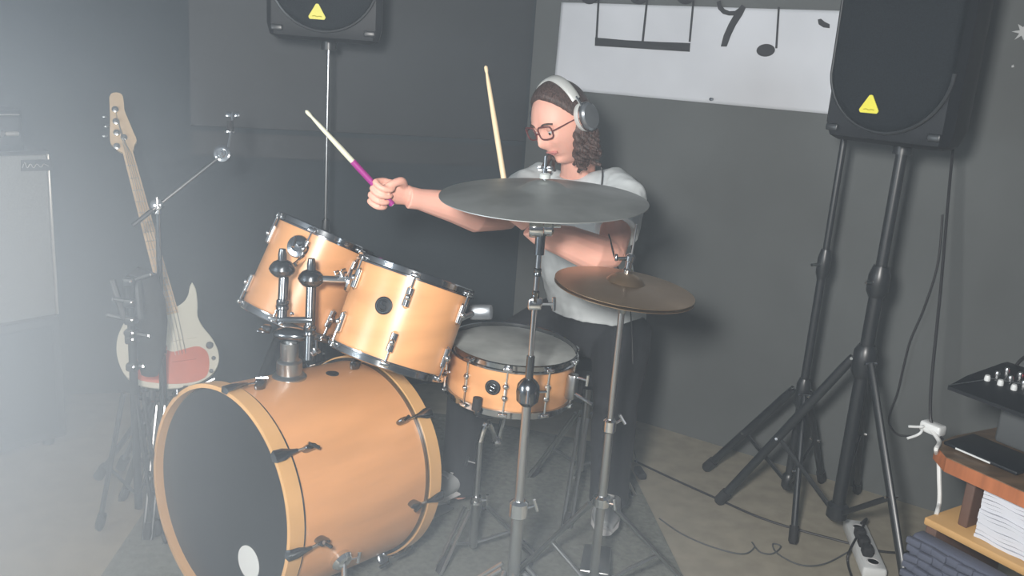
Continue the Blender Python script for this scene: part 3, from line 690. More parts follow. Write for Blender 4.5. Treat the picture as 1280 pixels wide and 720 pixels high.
b = MB(); b.lathe([(.019, 0), (.021, .004), (.021, .018), (.017, .022), (0, .022)], Pc(284) + RT * .006, RT, 24); b.build('tilter_knob', 'chrome', CS); 
b = MB(); b.tube([Pc(283) + RT * .0, Pc(283) + RT * .045], .004, 8); b.build('clamp_bolt', 'chrome', CS)
MB().tube([Pc(292), Pc(318)], .012, 14).build('tilter_neck', 'darkchrome', CS)
MB().tube([Pc(300), Pc(452)], .0065, 14).build('upper_tube', 'chrome', CS)
collar(Pc(340), zup, .009, .02, CS); collar(Pc(368), zup, .009, .02, CS)
b = MB(); b.box(Pc(380), (.034, .034, .030), (RT, FWD, zup), .006); b.build('clamp', 'chrome', CS)
tbolt(Pc(380) + RT * .01, RT, CS, .035); tbolt(Pc(380) - FWD * .01, UP - FWD, CS, .02)
MB().tube([Pc(445), Pc(478)], .0100, 14).build('middle_joint', 'darkchrome', CS)
b = MB(); b.lathe([(.014, -.035), (.027, -.022), (.029, 0), (.027, .018), (.020, .028), (.012, .035)], Pc(490), zup, 20); b.build('memory_lock', 'darkchrome', CS)
tbolt(Pc(490) + RT * .02, RT + FWD * .3, CS, .03); tbolt(Pc(494) - FWD * .02, -FWD, CS, .015)
MB().tube([Pc(480), Pc(640)], .0115, 16).build('middle_tube', 'satin', CS)
b = MB(); b.lathe([(.016, -.025), (.024, -.018), (.024, .018), (.016, .025)], Pc(636), zup, 20); b.build('lower_lock', 'chrome', CS); tbolt(Pc(636) + RT * .015, RT + UP * .3, CS, .03)
MB().tube([Pc(636), Vector((cxy[0], cxy[1], .10))], .0160, 18).build('lower_tube', 'satin', CS)
tripod(cxy, .24, .10, [Vector((cxy[0] - .12, cxy[1] - .32, fz)), Vector((cxy[0] + .30, cxy[1] - .08, fz)), Vector((cxy[0] - .30, cxy[1] + .02, fz))], CS, 'satin', .009, .015)

# hi-hat
hc = W(780, 363, 2.26); hxy = (hc.x, hc.y); hax = (zup + RT * -.06 * -1 - FWD * .02).normalized(); hax = (zup - RT * -.075).normalized() if False else (zup + RT * .08 - FWD * .03).normalized()
cymbal(hc + hax * .010, hax, .181, .05, .022, .016, 'hi_hat_cymbal', 'hat', 'top hi-hat cymbal, brown bronze, beside the drummer\'s knee', 'cymbals of the drum kit')
cymbal(hc + hax * .000, -hax, .181, .05, .022, .014, 'hi_hat_cymbal', 'hat', 'bottom hi-hat cymbal, just under its twin, facing down', 'cymbals of the drum kit')
HS = thing('hi_hat_stand', (hxy[0], hxy[1], 0), 'chrome hi-hat stand with foot pedal, right of the snare drum', 'hi-hat stand')
Ph = lambda y: Wxy(hxy, y)
MB().tube([hc - zup * .10, hc + hax * .175], .003, 8).build('pull_rod', 'satin', HS)
b = MB(); b.lathe([(.010, .035), (.013, .040), (.013, .056), (.009, .060), (.009, .078), (.012, .080), (.012, .092), (.006, .098)], hc, hax, 16); cl = b.build('clutch', 'chrome', HS)
b = MB(); b.tube([hc + hax * .085 - RT * .0, hc + hax * .085 - RT * .035], .005, 8); b.box(hc + hax * .088 - RT * .036, (.008, .020, .018), (RT, FWD, UP), .003); b.build('clutch_screw', 'darkchrome', cl)
MB().lathe([(.020, .026), (.021, .036), (.014, .038)], hc, hax, 18).build('felt_washer', 'rubber', HS)
MB().lathe([(.010, -.06), (.018, -.045), (.024, -.034), (.024, -.028)], hc, zup, 18).build('seat_cup', 'satin', HS)
MB().tube([hc - zup * .05, Ph(532)], .0085, 14).build('upper_tube', 'satin', HS)
b = MB(); b.lathe([(.012, -.02), (.018, -.014), (.018, .014), (.012, .02)], Ph(532), zup, 18); b.build('height_lock', 'chrome', HS); tbolt(Ph(530) + RT * .012, RT + UP * .6, HS, .025)
MB().tube([Ph(532), Vector((hxy[0], hxy[1], .09))], .0125, 16).build('lower_tube', 'satin', HS)
b = MB(); b.lathe([(.016, -.018), (.024, -.012), (.024, .012), (.016, .018)], Ph(626), zup, 18); b.build('leg_collar', 'chrome', HS); tbolt(Ph(627) + RT * .015 - FWD * .015, RT - FWD, HS, .025)
tripod(hxy, Ph(632).z, .08, [Wz(650, 712, fz), Wz(868, 740, fz)], HS, 'satin', .009, .015)
# pedal points away from the viewer, to the drummer's left foot
hd2 = (Vector((0.34, 2.56, 0)) - Vector((hxy[0], hxy[1], 0))).normalized(); hs2 = hd2.cross(zup); h0 = Vector((hxy[0], hxy[1], 0))
MB().box(h0 + zup * .014 + hd2 * .14, (.08, .36, .008), (hs2, hd2, zup), .003).build('base_plate', 'satin', HS)
fb = (hd2 * cos(.25) - zup * sin(.25)).normalized()
MB().box(h0 + zup * .07 + hd2 * .17, (.085, .27, .008), (hs2, fb, hs2.cross(fb)), .003).build('footboard', 'satin', HS)
b = MB(); b.box(h0 + zup * .085, (.12, .03, .03), (hs2, hd2, zup), .006); b.build('frame_casting', 'satin', HS)
for s in (-1, 1): MB().tube([h0 + hs2 * s * .055 + zup * .01, h0 + hs2 * s * .05 + zup * .09], .008, 10).build('frame_post', 'satin', HS)

# boom cymbal stand on the left
bxy_p = W(197, 255, 2.62); bxy = (bxy_p.x, bxy_p.y)
BS = thing('boom_stand', (bxy[0], bxy[1], 0), 'bare chrome boom stand with tilted arm in front of the bass guitar', 'cymbal stand')
Pb = lambda y: Wxy(bxy, y)
MB().tube([Pb(262), Pb(440)], .0085, 14).build('upper_tube', 'darkchrome', BS)
MB().tube([Pb(436), Pb(520)], .0115, 14).build('middle_tube', 'darkchrome', BS)
MB().tube([Pb(505), Vector((bxy[0], bxy[1], .1))], .0140, 14).build('lower_tube', 'satin', BS)
collar(Pb(437), zup, .015, .03, BS, 'chrome'); tbolt(Pb(437), -RT, BS, .03)
arm0, arm1 = W(166, 282, 2.58), W(276, 195, 2.70)
MB().tube([arm0, arm1], .0045, 10).build('boom_arm', 'satin', BS); MB().tube([arm0, arm0 + (arm1 - arm0) * .22], .007, 10).build('arm_grip', 'blackmetal', BS)
b = MB(); b.lathe([(.012, -.014), (.018, -.010), (.018, .010), (.012, .014), (0, .014)], Pb(256), -FWD, 20); b.box(Pb(262), (.018, .02, .03), (RT, FWD, UP), .004); b.build('boom_clamp', 'chrome', BS)
tbolt(Pb(255) - FWD * .012, -FWD + RT * .6, BS, .025)
tc_ = W(278, 192, 2.70); b = MB(); b.lathe([(.026, -.006), (.026, .004), (.019, .007), (.013, .006), (.011, .010), (.006, .010), (.004, .014), (0, .014)], tc_, -FWD, 28); b.build('tilter', 'chrome', BS)
MB().tube([W(285, 184, 2.70), W(288, 168, 2.70), W(291, 140, 2.70)], .0035, 8).build('cymbal_rod', 'chrome', BS)
MB().lathe([(.017, 0), (.018, .005), (.010, .007)], W(287.5, 167, 2.70), UP, 18).build('washer', 'chrome', BS)
MB().lathe([(.010, 0), (.010, .028)], W(288, 163, 2.70), UP, 16).build('sleeve', 'rubber', BS)
wing(W(291, 148, 2.70), UP, BS, .011)
tripod(bxy, .38, .10, [Vector((bxy[0] - .16, bxy[1] + .03, fz)), Vector((bxy[0] + .16, bxy[1] + .3, fz)), Vector((bxy[0] + .02, bxy[1] - .20, fz))], BS, 'darkchrome', .008, .014)

# folded black hardware between amplifier and guitar
kxy_p = W(165, 420, 2.62); kxy = (kxy_p.x, kxy_p.y); 
KS = thing('microphone_stand', (kxy[0], kxy[1], 0), 'folded black stand with shiny clamps and dark bag beside the bass guitar', 'folded stand')
Pk = lambda y: Wxy(kxy, y)
MB().tube([Pk(345), Vector((kxy[0], kxy[1], .06))], .012, 12).build('post', 'blackmetal', KS)
for (y, dx, dy) in ((352, .06, .02), (378, -.05, .01), (400, -.07, .015), (416, .05, -.01), (424, -.02, .02), (458, .03, 0)):
    c = Pk(y); b = MB(); b.box(c, (.034, .034, .026), None, .006); b.tube([c, c + RT * dx + UP * dy], .007, 8); ck = b.build('clamp', 'blackmetal', KS)
    MB().ball(c + RT * dx + UP * dy, .0065, 8).build('clamp_screw', 'chrome', ck); MB().ball(c - FWD * .02 + RT * .01, .005, 8).build('clamp_screw', 'chrome', ck)
MB().tube([Pk(398) - RT * .02, Pk(350) - RT * .06 + FWD * .02], .010, 10).build('folded_arm', 'blackmetal', KS)
MB().tube([Pk(398) + RT * .03, Pk(345) + RT * .015 + FWD * .02], .014, 10).build('folded_arm', 'blackmetal', KS)
b = MB(); b.loft([(Pk(338) - RT * .01 + FWD * .045, .02, .02), (Pk(348) + RT * .01 + FWD * .045, .055, .03), (Pk(378) + RT * .02 + FWD * .045, .065, .035), (Pk(405) + RT * .03 + FWD * .045, .06, .03), (Pk(440) + RT * .035 + FWD * .045, .045, .03), (Pk(470) + RT * .03 + FWD * .045, .025, .02)], (0, 1, 0), 16); b.build('cloth_bag', 'rubber', KS)
tripod(kxy, .45, .10, [Vector((kxy[0] - .10, kxy[1] - .06, fz)), Vector((kxy[0] + .09, kxy[1] - .07, fz)), Vector((kxy[0] + .01, kxy[1] + .12, fz))], KS, 'blackmetal', .008, .013)

# ------------------------------------------------------------------ right side: shelf unit, mixer, cables
TZ = .63
T0 = Wz(1168, 566, TZ); T1 = Wz(1290, 620, TZ); TDv = (T1 - T0).normalized(); TNv = Vector((TDv.y, -TDv.x, 0))      # towards the room
if TNv.y > 0: TNv = -TNv
TU = thing('shelf_unit', (T0 + TDv * .3) - zup * TZ, 'low wooden shelf unit with orange-brown top at the right edge', 'shelf unit')
def tb(l0, l1, d0, d1, z0, z1, nm, m, bev=.004): return MB().box(T0 * 1 - zup * T0.z + TDv * ((l0 + l1) / 2) - TNv * ((d0 + d1) / 2) + zup * ((z0 + z1) / 2), (l1 - l0, d1 - d0, z1 - z0), (TDv, TNv, zup), bev).build(nm, m, TU)
Tb0 = T0 - zup * T0.z
def tp(l, d, z): return Tb0 + TDv * l - TNv * d + zup * z
outl = [tp(.9, 0, TZ - .038), tp(.9, .42, TZ - .038), tp(.02, .42, TZ - .038), tp(-.03, .36, TZ - .038), tp(-.045, .15, TZ - .038), tp(-.03, .05, TZ - .038), tp(.03, .005, TZ - .038)]
MB().prism(outl, zup, .036).build('top_board', 'table', TU, smooth=False)
MB().prism([p + zup * .0365 for p in outl], zup, .002).build('top_surface', 'tabletop', TU, smooth=False)
zl_ = Wz(1172, 645, .5); 
# height of the lower shelf edge just under the front edge of the top
ZS = Wxy((T0.x + .01, T0.y), 648).z
tb(0, .9, .015, .40, ZS - .02, ZS, 'lower_shelf', 'palewood')
tb(.06, .085, .06, .40, ZS, TZ - .038, 'side_panel', 'darkwood'); tb(.06, .9, .38, .40, ZS, TZ - .038, 'back_panel', 'darkwood')
tb(.0, .03, .03, .38, 0, ZS - .02, 'leg_panel', 'darkwood'); tb(.85, .88, .03, .38, 0, ZS - .02, 'leg_panel', 'darkwood')
PS = thing('paper_stack', tp(.3, .2, ZS), 'stack of wavy white paper sheets on the shelf under the wooden top', 'paper stack')
nsh = 14; hh = TZ - .038 - ZS - .008
for k in range(nsh):
    z = ZS + hh * (k + .5) / nsh; b = MB(); N = 24; top = []; 
    for i in range(N + 1):
        l = .115 + .40 * i / N; dz = .0018 * sin(i * 1.1 + k * .5)
        top.append((l, dz))
    off = random.uniform(-.004, .004); v = []; f = []
    for (l, dz) in top:
        for d_, zz in ((.045 + off, -hh / nsh * .45), (.30, -hh / nsh * .45), (.30, hh / nsh * .45), (.045 + off, hh / nsh * .45)): v.append(tp(l, d_, z + dz + zz))
    for i in range(N):
        for j in range(4): f.append((i * 4 + j, (i + 1) * 4 + j, (i + 1) * 4 + (j + 1) % 4, i * 4 + (j + 1) % 4))
    f += [(0, 1, 2, 3), tuple(N * 4 + j for j in (3, 2, 1, 0))]
    b.add(v, f); b.build('paper_sheaf', 'paper', PS)
# woven basket below
BK = thing('woven_basket', tp(.4, .1, 0), 'dark blue-grey woven basket under the pale shelf', 'basket')
tb_ = lambda l0, l1, d0, d1, z0, z1: MB().box(tp((l0 + l1) / 2, (d0 + d1) / 2, (z0 + z1) / 2), (l1 - l0, d1 - d0, z1 - z0), (TDv, TNv, zup), .01)
bz1 = ZS - .024
tb_(.01, .83, -.045, .0, .002, bz1).build('liner', 'weave', BK)
b = MB(); nxw, nzw = 24, 18
for i in range(nxw):
    for j in range(nzw):
        l = .01 + .82 * (i + .5) / nxw; z = .01 + (bz1 - .015) * (j + .5) / nzw; o = .006 if (i + j) % 2 else .001
        b.box(tp(l + random.uniform(-.002, .002), -.046 - o, z), (.82 / nxw * 1.15, .016, (bz1) / nzw * .72), (TDv + zup * random.uniform(-.15, .15), TNv, zup), .003)
b.build('weave', 'weave', BK, smooth=True)
# grey box and mixer on the unit
mz = Wxy((tp(.10, .06, 0).x, tp(.10, .06, 0).y), 511).z
GX = thing('grey_box', tp(.45, .3, TZ), 'plain grey box on the wooden top under the mixer', 'box')
MB().box(tp(.45, .33, (TZ + mz) / 2 + .001), (.86, .22, mz - TZ - .002), (TDv, TNv, zup), .01).build('body', 'greyblock', GX)
MX = thing('mixing_console', tp(.45, .25, mz), 'black audio mixer with rows of knobs and a red light', 'mixing console')
def mp(l, d, z): return tp(-.035 + l, .06 + d * .85, mz + z * .6)
prof = [(0, 0), (0, .015), (.09, .045), (.27, .07), (.30, .07), (.30, 0)]
L_ = .75; v = [mp(l, d, z) for l in (0, L_) for d, z in prof]; k = len(prof)
MB().add(v, [tuple(range(k)), tuple(range(2 * k - 1, k - 1, -1))] + [(i, i + k, (i + 1) % k + k, (i + 1) % k) for i in range(k)]).build('housing', 'black', MX, smooth=False)
mslope = (mp(0, .27, .07) - mp(0, .09, .045)).normalized(); mnrm = TDv.cross(mslope); mnrm = mnrm if mnrm.z > 0 else -mnrm
for i in range(14):
    for j in range(3):
        c = mp(.045 + i * .034, .105 + j * .05, .047 + j * .007); MB().lathe([(.0075, 0), (.0075, .008), (.0055, .014), (0, .014)], c, mnrm, 10).build('control_knob', 'white' if j == 0 else 'satin', MX)
MB().tube([mp(0.0, .0, .018), mp(.05, .12, .055), mp(.30, .28, .073)], .0012, 6).build('edge_strip', 'satin', MX)
MB().ball(mp(.100, .225, .072), .0045, 8).build('power_light', 'led', MX)
tag(MB().ctube([mp(.02, .30, .04), mp(.03, .30, .09), mp(.06, .29, .145), mp(.10, .28, .165), mp(.115, .27, .12), mp(.115, .25, .065)], .0045, 8, 8).build('audio_cable', 'cable'), 'black cable looping up out of the mixer top', 'cable')
# tablet
TB = thing('tablet', tp(.02, .20, TZ + .002), 'dark thin tablet lying on the corner of the wooden top', 'tablet')
MB().box(tp(.075, .13, TZ + .0075), (.19, .13, .009), (TDv, TNv, zup), .003).build('body', 'black', TB); MB().box(tp(.06, .063, TZ + .0075), (.09, .002, .004), (TDv, TNv, zup)).build('metal_edge', 'white', TB)
# socket block with white leads
sbp = Wz(1166, 535, TZ + .02)
SB = thing('socket_block', sbp - zup * .018, 'small white socket block with a tangle of white leads on the wooden top', 'socket block')
MB().box(sbp, (.058, .034, .028), (TDv, TNv, zup), .006).build('body', 'white', SB)
for k, (a, c) in enumerate((((1158, 542), (1134, 548)), ((1160, 536), (1136, 533)))):
    d0 = (sbp - CAM).dot(FWD)
    MB().ctube([sbp - TDv * .03, W(a[0] - 6, a[1] - 3, d0), W((a[0] + c[0]) / 2, (a[1] + c[1]) / 2 - 1, d0), W(c[0], c[1], d0)], .0035, 8).build('lead', 'white', SB)
# leads on the right wall
def wp(x, y, o=.03): return planept(x, y, WR0 + WRN * o, WRN)
dT = (tp(0, .25, TZ) - CAM).dot(FWD)
dS = (sbp - CAM).dot(FWD); ld = [(1192, 178), (1187, 230), (1181, 300), (1176, 360), (1170, 420), (1165, 470), (1163, 505), (1164, 527), (1170, 540)]
tag(MB().ctube([W(x, y, 2.62 + (dS - 2.62) * min(1, (y - 178) / 345.0)) for x, y in ld] + [Wz(1178, 549, TZ + .006)], .0042, 8).build('black_lead', 'cable'), 'black lead hanging from the large loudspeaker down to the white socket block', 'cable')
tag(MB().ctube([wp(1178, 268), wp(1172, 330), wp(1155, 385), wp(1138, 425), wp(1130, 455), wp(1122, 490), wp(1113, 515), wp(1112, 530), wp(1122, 543), wp(1140, 545)], .0036, 8).build('black_lead', 'cable'), 'thinner black lead running down the grey wall behind the hanging lead', 'cable')
e0 = tp(-.05, .12, TZ - .02); dE = (e0 - CAM).dot(FWD)
tag(MB().ctube([sbp - TNv * -.01, Wz(1174, 552, TZ + .006), Wz(1170, 562, TZ + .004), W(1173, 575, dE), W(1174, 600, dE), W(1174, 628, dE), W(1168, 650, dE + .02), Wz(1158, 680, .01), Wz(1148, 708, .01), Wz(1135, 735, .01)], .0055, 8).build('white_lead', 'whitecable'), 'white cable dropping from the wooden top to the floor', 'cable')
fl_ = lambda x, y: Wz(x, y, .009)
tag(MB().ctube([fl_(793, 576), fl_(840, 598), fl_(900, 625), fl_(945, 645), fl_(990, 660), fl_(1050, 676), fl_(1095, 688), fl_(1130, 691), fl_(1155, 687)], .0042, 8).build('floor_cable', 'cable'), 'long black cable running across the beige floor under the speaker stands', 'cable')
tag(MB().ctube([fl_(824, 648), fl_(850, 666), fl_(880, 680), fl_(912, 690), fl_(932, 692), fl_(943, 684), fl_(940, 678), fl_(950, 690), fl_(966, 692), fl_(976, 683), fl_(966, 680), fl_(972, 692), fl_(1000, 706), fl_(1030, 705), fl_(1060, 690)], .0025, 8).build('floor_cable', 'greyblock'), 'thin grey cable with small loops, nearer than the long black cable', 'cable')
PG = thing('cable_plug', Wz(798, 592, .02), 'small dark plug block lying on the floor beside the hi-hat stand', 'plug')
b = MB(); pd = (Wz(806, 600) - Wz(794, 582)).normalized(); b.box(Wz(800, 591, .019), (.03, .075, .024), (pd.cross(zup), pd, zup), .006); b.build('body', 'rubber', PG)
# power strip
q0, q1 = Wz(1068, 668, .0), Wz(1098, 740, .0); sd = (q1 - q0).normalized(); ss = sd.cross(zup); PW = thing('power_strip', q0, 'white power strip with black plugs on the floor near the stand leg', 'power strip')
MB().box(q0 + sd * .13 + zup * .022, (.075, .32, .040), (ss, sd, zup), .010).build('body', 'white', PW)
for k in range(5):
    c = q0 + sd * (.03 + k * .055) + zup * .044
    MB().lathe([(.020, 0), (.020, .002), (.017, .002), (.017, -.0), (0, 0)], c, zup, 20).build('socket', 'sole', PW)
for k, off in ((1, .01), (2, .0), (3, .005)):
    c = q0 + sd * (.045 + k * .055) + zup * .06 + ss * .012; pl_ = MB().box(c, (.034, .040, .034), (ss, sd, zup), .008).build('plug', 'rubber', PW)
tag(MB().ctube([q0 + sd * .05 + zup * .07, q0 + sd * .0 + zup * .06 + ss * -.03, Wz(1062, 688, .04), Wz(1060, 705, .01), Wz(1068, 730, .01)], .004, 8).build('plug_lead', 'cable'), 'short black lead curling off the white power strip', 'cable')

# ------------------------------------------------------------------ drum throne
hipC = W(742, 408, 2.97)
DT = thing('drum_throne', (hipC.x, hipC.y, 0), 'round black drum stool under the drummer', 'stool')
sz = hipC.z - .10
MB().lathe([(.03, -.01), (.16, -.008), (.175, .01), (.175, .04), (.16, .055), (.0, .06)], (hipC.x, hipC.y, sz - .06), zup, 40).build('seat', 'black', DT)
MB().tube([(hipC.x, hipC.y, .12), (hipC.x, hipC.y, sz - .05)], .014, 14).build('post', 'satin', DT)
tripod((hipC.x, hipC.y), .33, .14, [(hipC.x + .22 * cos(a), hipC.y + .22 * sin(a), fz) for a in (.3, 2.4, 4.5)], DT, 'satin')

# ------------------------------------------------------------------ the drummer
def remesh(o, vox, smooth=6, fac=.5):
    m = o.modifiers.new('r', 'REMESH'); m.mode = 'VOXEL'; m.voxel_size = vox; m.use_smooth_shade = True
    s = o.modifiers.new('s', 'SMOOTH'); s.factor = fac; s.iterations = smooth
PN = thing('person', (hipC.x, hipC.y, 0), 'drummer in a pale t-shirt, glasses and headphones, mid-stroke behind the kit', 'person')
FAC = Vector((-.61, -.79, 0)).normalized()
shL, shR = W(779, 238, 2.72), W(664, 226, 2.93)
neck0 = W(722, 222, 2.83); HC = W(702, 151, 2.68)
chest = W(726, 285, 2.84); belly = W(735, 350, 2.92)
elL, wrL = W(764, 318, 2.50), W(672, 292, 2.40); hdL = W(645, 262, 2.37)
elR, wrR = W(630, 272, 2.64), W(524, 249, 2.46); hdR = W(490, 243, 2.42)
hipL, hipR = hipC + Vector((.09, -.07, 0)), hipC + Vector((-.09, .07, 0))
knL = Vector((0.345, 2.56, .50)); anL = Vector((0.375, 2.69, .11)); toL = Vector((0.335, 2.44, .07))
anR = Wz(574, 606, .10); knR = Vector((anR.x + .02, anR.y - .0, .53)); 
sdir = (shL - shR).normalized()
def limb(b, pts, n=18, hint=(0, 0, 1)): b.loft([(p, r, r2) for p, r, r2 in pts], hint, n)
# head in local axes
fd = Vector((-.66, -.62, -.43)).normalized(); hs_ = (zup - fd * zup.dot(fd)).normalized(); hl = hs_.cross(fd) ; # hl: towards his left?
HL = hl if hl.dot(sdir) > 0 else -hl
tilt = radians(9); hs_, HL = (hs_ * cos(tilt) - HL * sin(tilt)), (HL * cos(tilt) + hs_ * sin(tilt))
def hw(x, y, z): return HC + HL * x + fd * y + hs_ * z
def gs_(x, m, s): return exp(-((x - m) / s) ** 2)
def headpt(th, ph, k=1.0):
    dx, dy, dz = sin(th) * cos(ph), sin(th) * sin(ph), cos(th)
    x, y, z = dx * .076, dy * .096, dz * .120
    if z < 0:
        t = -z / .120; x *= 1 - .30 * t ** 1.5; y = y * (1 - .12 * t) if y > 0 else y * (1 - .45 * t)
    else:
        x *= 1 + .02 * dz
    if y > 0: y = y * (1 - .06 * (1 - abs(dx)))
    if y > 0:
        f_ = 1
        y += .026 * gs_(x, 0, .010) * (max(0, 1 - abs(z + .022) / .040)) ** .8 * (1 if z < -.022 else 1) + .006 * gs_(x, 0, .015) * gs_(z, -.032, .010)
        y += .005 * gs_(z, .026, .010) * gs_(abs(x), .025, .022)
        y -= .011 * gs_(abs(x), .031, .014) * gs_(z, .004, .014)
        y += .006 * gs_(abs(x), .038, .016) * gs_(z, -.026, .018)
        y += .004 * gs_(x, 0, .020) * (gs_(z, -.058, .005) + gs_(z, -.069, .006)) - .003 * gs_(x, 0, .02) * gs_(z, -.063, .003)
        y -= .006 * gs_(x, 0, .025) * gs_(z, -.081, .008)
        y += .018 * gs_(x, 0, .022) * gs_(z, -.098, .018)
    k *= 1.04; z *= 1.06 if z < 0 else .92; return x * k, y * k, z * k
b = MB()
rs = []
for i in range(65):
    th = pi * (i + .15) / 64.3; rs.append([hw(*headpt(th, 2 * pi * k / 72)) for k in range(72)])
b.rings(rs)
# ears
for s in (-1, 1): b.ball(hw(.077 * s, -.005, -.01), .022, 12, (.35, .8, 1.3), (HL, fd, hs_))
# neck and torso core, arms
b.loft([(hw(0, -.03, -.04), .052, .056), (hw(0, -.035, -.09), .052, .055), (neck0 + zup * .015, .056, .056), (neck0 - zup * .06, .08, .07)], FAC, 20)
b.loft([(neck0 - zup * .03, .07, .06, FAC), (chest + zup * .06, .15, .09, FAC), (chest, .15, .10, FAC), (belly, .13, .10, FAC), (hipC + zup * .05, .14, .10, FAC)], n=24)
b.loft([(neck0 - zup * .05, .05, .05), (shL, .050, .050), ((shL + elL) / 2, .048, .05), (elL + (shL - elL) * .12, .043, .043), (elL, .040, .040)], FAC, 16)
b.loft([(neck0 - zup * .05, .05, .05), (shR, .050, .050), ((shR + elR) / 2, .046, .046), (elR, .038, .038)], (0, .2, 1), 16)
b.loft([(elL + (elL - wrL) * .10, .030, .032), (elL, .042, .042), (elL + (wrL - elL) * .25 - zup * .01, .054, .055), (elL + (wrL - elL) * .6, .044, .047), (wrL, .026, .030), (wrL + (hdL - wrL) * .3, .026, .032)], (0, .2, 1), 16)
b.loft([(elR + (elR - wrR) * .10, .028, .030), (elR, .038, .038), (elR + (wrR - elR) * .34 - zup * .006, .054, .056), (elR + (wrR - elR) * .62, .045, .046), (wrR, .024, .030), (wrR + (hdR - wrR) * .4, .024, .032)], (0, .2, 1), 16)
# legs and feet core
for hp_, kn, an in ((hipL, knL, anL), (hipR, knR, anR)):
    b.loft([(hp_, .075, .075), ((hp_ + kn) / 2, .065, .065), (kn, .05, .05)], (0, 0, 1), 14); b.loft([(kn + zup * .02, .045, .045), ((kn + an) / 2, .045, .045), (an, .032, .032), (an - zup * .04, .030, .030)], (1, 0, 0), 14)
def hand(b, wr, c, stick, thumbside, curl):
    """fist round a stick: c = centre of the palm, stick = direction, curl = side the fingers close towards"""
    d = (c - wr).normalized(); n_ = V3(curl); n_ = (n_ - d * n_.dot(d)).normalized(); s = d.cross(n_).normalized()
    if s.dot(V3(thumbside)) < 0: s = -s
    pc = c - n_ * .010
    b.loft([(pc - d * .050, .022, .030, s), (pc - d * .03, .017, .034, s), (pc, .016, .040, s), (pc + d * .030, .014, .041, s), (pc + d * .042, .010, .038, s)], n=16)
    for i, (o, L) in enumerate(((.031, .94), (.010, 1.0), (-.011, .95), (-.031, .80))):
        m0 = pc + d * .036 + s * o; r0 = .0098 * (1 if L > .9 else .9)
        m1 = m0 + d * .024 * L + n_ * .014; m2 = m1 + n_ * .026 * L - d * .012; m3 = m2 - d * .024 * L + n_ * .002; m4 = m3 - d * .010 - n_ * .008
        b.tube(spline([m0 - d * .01, m0, m1, m2, m3, m4], 5), [r0, r0 * .8], 10)
        b.ball(m4, r0 * .8, 8); b.ball(m1, r0 * 1.05, 8)
    t0 = pc - d * .025 + s * .030; t1 = t0 + s * .018 + n_ * .014 + d * .016; t2 = t1 + d * .026 + n_ * .012 - s * .006; t3 = t2 + d * .018 + n_ * .006 - s * .012
    b.tube(spline([t0, t1, t2, t3], 5), [.014, .0095], 10); b.ball(t3, .0095, 8)
    return c + n_ * .014 + d * .026
stR_tip = W(382, 138, 2.30); stR_dir = (stR_tip - hdR).normalized()
gR = hand(b, wrR, hdR, stR_dir, UP - FWD * .6 - RT * .3, (-UP * .6 - FWD * .9))
stL_tip = W(607, 82, 2.42); stL_dir = (stL_tip - hdL).normalized()
gL = hand(b, wrL, hdL, stL_dir, UP, (-RT * .3 + FWD * .8))
skin = b.build('body', 'skin', PN); remesh(skin, .0030, 3, .5)
# face details
for s in (-1, 1):
    ey = MB().ball(hw(.031 * s, .0745, .003), .0125, 14).build('eye', 'white', PN); MB().ball(hw(.031 * s, .0860, -.004), .0048, 10, (1, .3, 1), (HL, fd, hs_)).build('pupil', 'rubber', ey)
    b = MB(); rs = []
    MB().ball(hw(.031 * s, .0755, .008), .0132, 14, (1.05, 1, .8), (HL, fd, hs_)).build('eyelid', 'skinpale', PN)
    MB().ctube([hw(s * .014, .092, .023), hw(s * .026, .0925, .028), hw(s * .038, .086, .027), hw(s * .048, .076, .022)], .0032, 8).build('eyebrow', 'hair', PN)
def frontface(x, z):      # y of the face surface at x,z
    best = None
    for i in range(120):
        th = pi * (i + .5) / 120
        for j in range(60):
            ph = pi * (j + .5) / 60; q = headpt(th, ph); e = (q[0] - x) ** 2 + (q[2] - z) ** 2
            if best is None or e < best[0]: best = (e, q[1])
    return best[1]
fl1, fl2 = frontface(0, -.064), frontface(0, -.075)
b = MB(); b.ctube([hw(-.023, fl1 - .008, -.0685), hw(-.010, fl1 - .0025, -.065), hw(0, fl1 - .002, -.0665), hw(.010, fl1 - .0025, -.065), hw(.023, fl1 - .008, -.0685)], .0038, 8); b.ctube([hw(-.020, fl2 - .007, -.070), hw(0, fl2 - .0020, -.0745), hw(.020, fl2 - .007, -.070)], .0045, 8); b.build('lips', 'lip', PN)
# hair: cap + locks
b = MB(); rs = []; NT, NP = 40, 64
for i in range(NT + 1):
    th = .02 + (pi * .80 - .02) * i / NT; row = []
    for k in range(NP):
        ph = 2 * pi * k / NP; x, y, z = headpt(th, ph); kk = 1.085
        lim = .078 + .020 * (1 - abs(x) / .076)             # hairline on the forehead
        dz_ = min(z - (lim - 1.5 * max(0, .055 - y)), 9) if y > .0 else 9
        face = dz_ < 0
        if face:
            kk = 1.085 - .26 * min(1, -dz_ / .012)
        dy = .0
        wob = 1 + .012 * sin(ph * 13 + th * 3)
        row.append(hw(x * kk * wob, y * kk + dy, z * kk + (.004 if not face else 0)))
    rs.append(row)
b.rings(rs); 
hair = b.build('hair', 'hair', PN); remesh(hair, .0045, 4)
b = MB(); rnd = random.Random(3)
def lock(x, y, z, L, sw, r, ph):
    p = [hw(x, y, z)]
    for k in range(1, 9):
        t = k / 8; q = hw(x * (1 + .10 * t), y, z) - zup * L * t + HL * sw * t + (HL * sin(ph + t * 13) + fd * cos(ph + t * 13)) * .020 * t
        p.append(q)
    b.tube(spline(p, 3), [r, r * 1.15] if False else [r * (1 - .55 * (i / (8 * 3)) ** 2) for i in range(8 * 3 + 1)], 8)
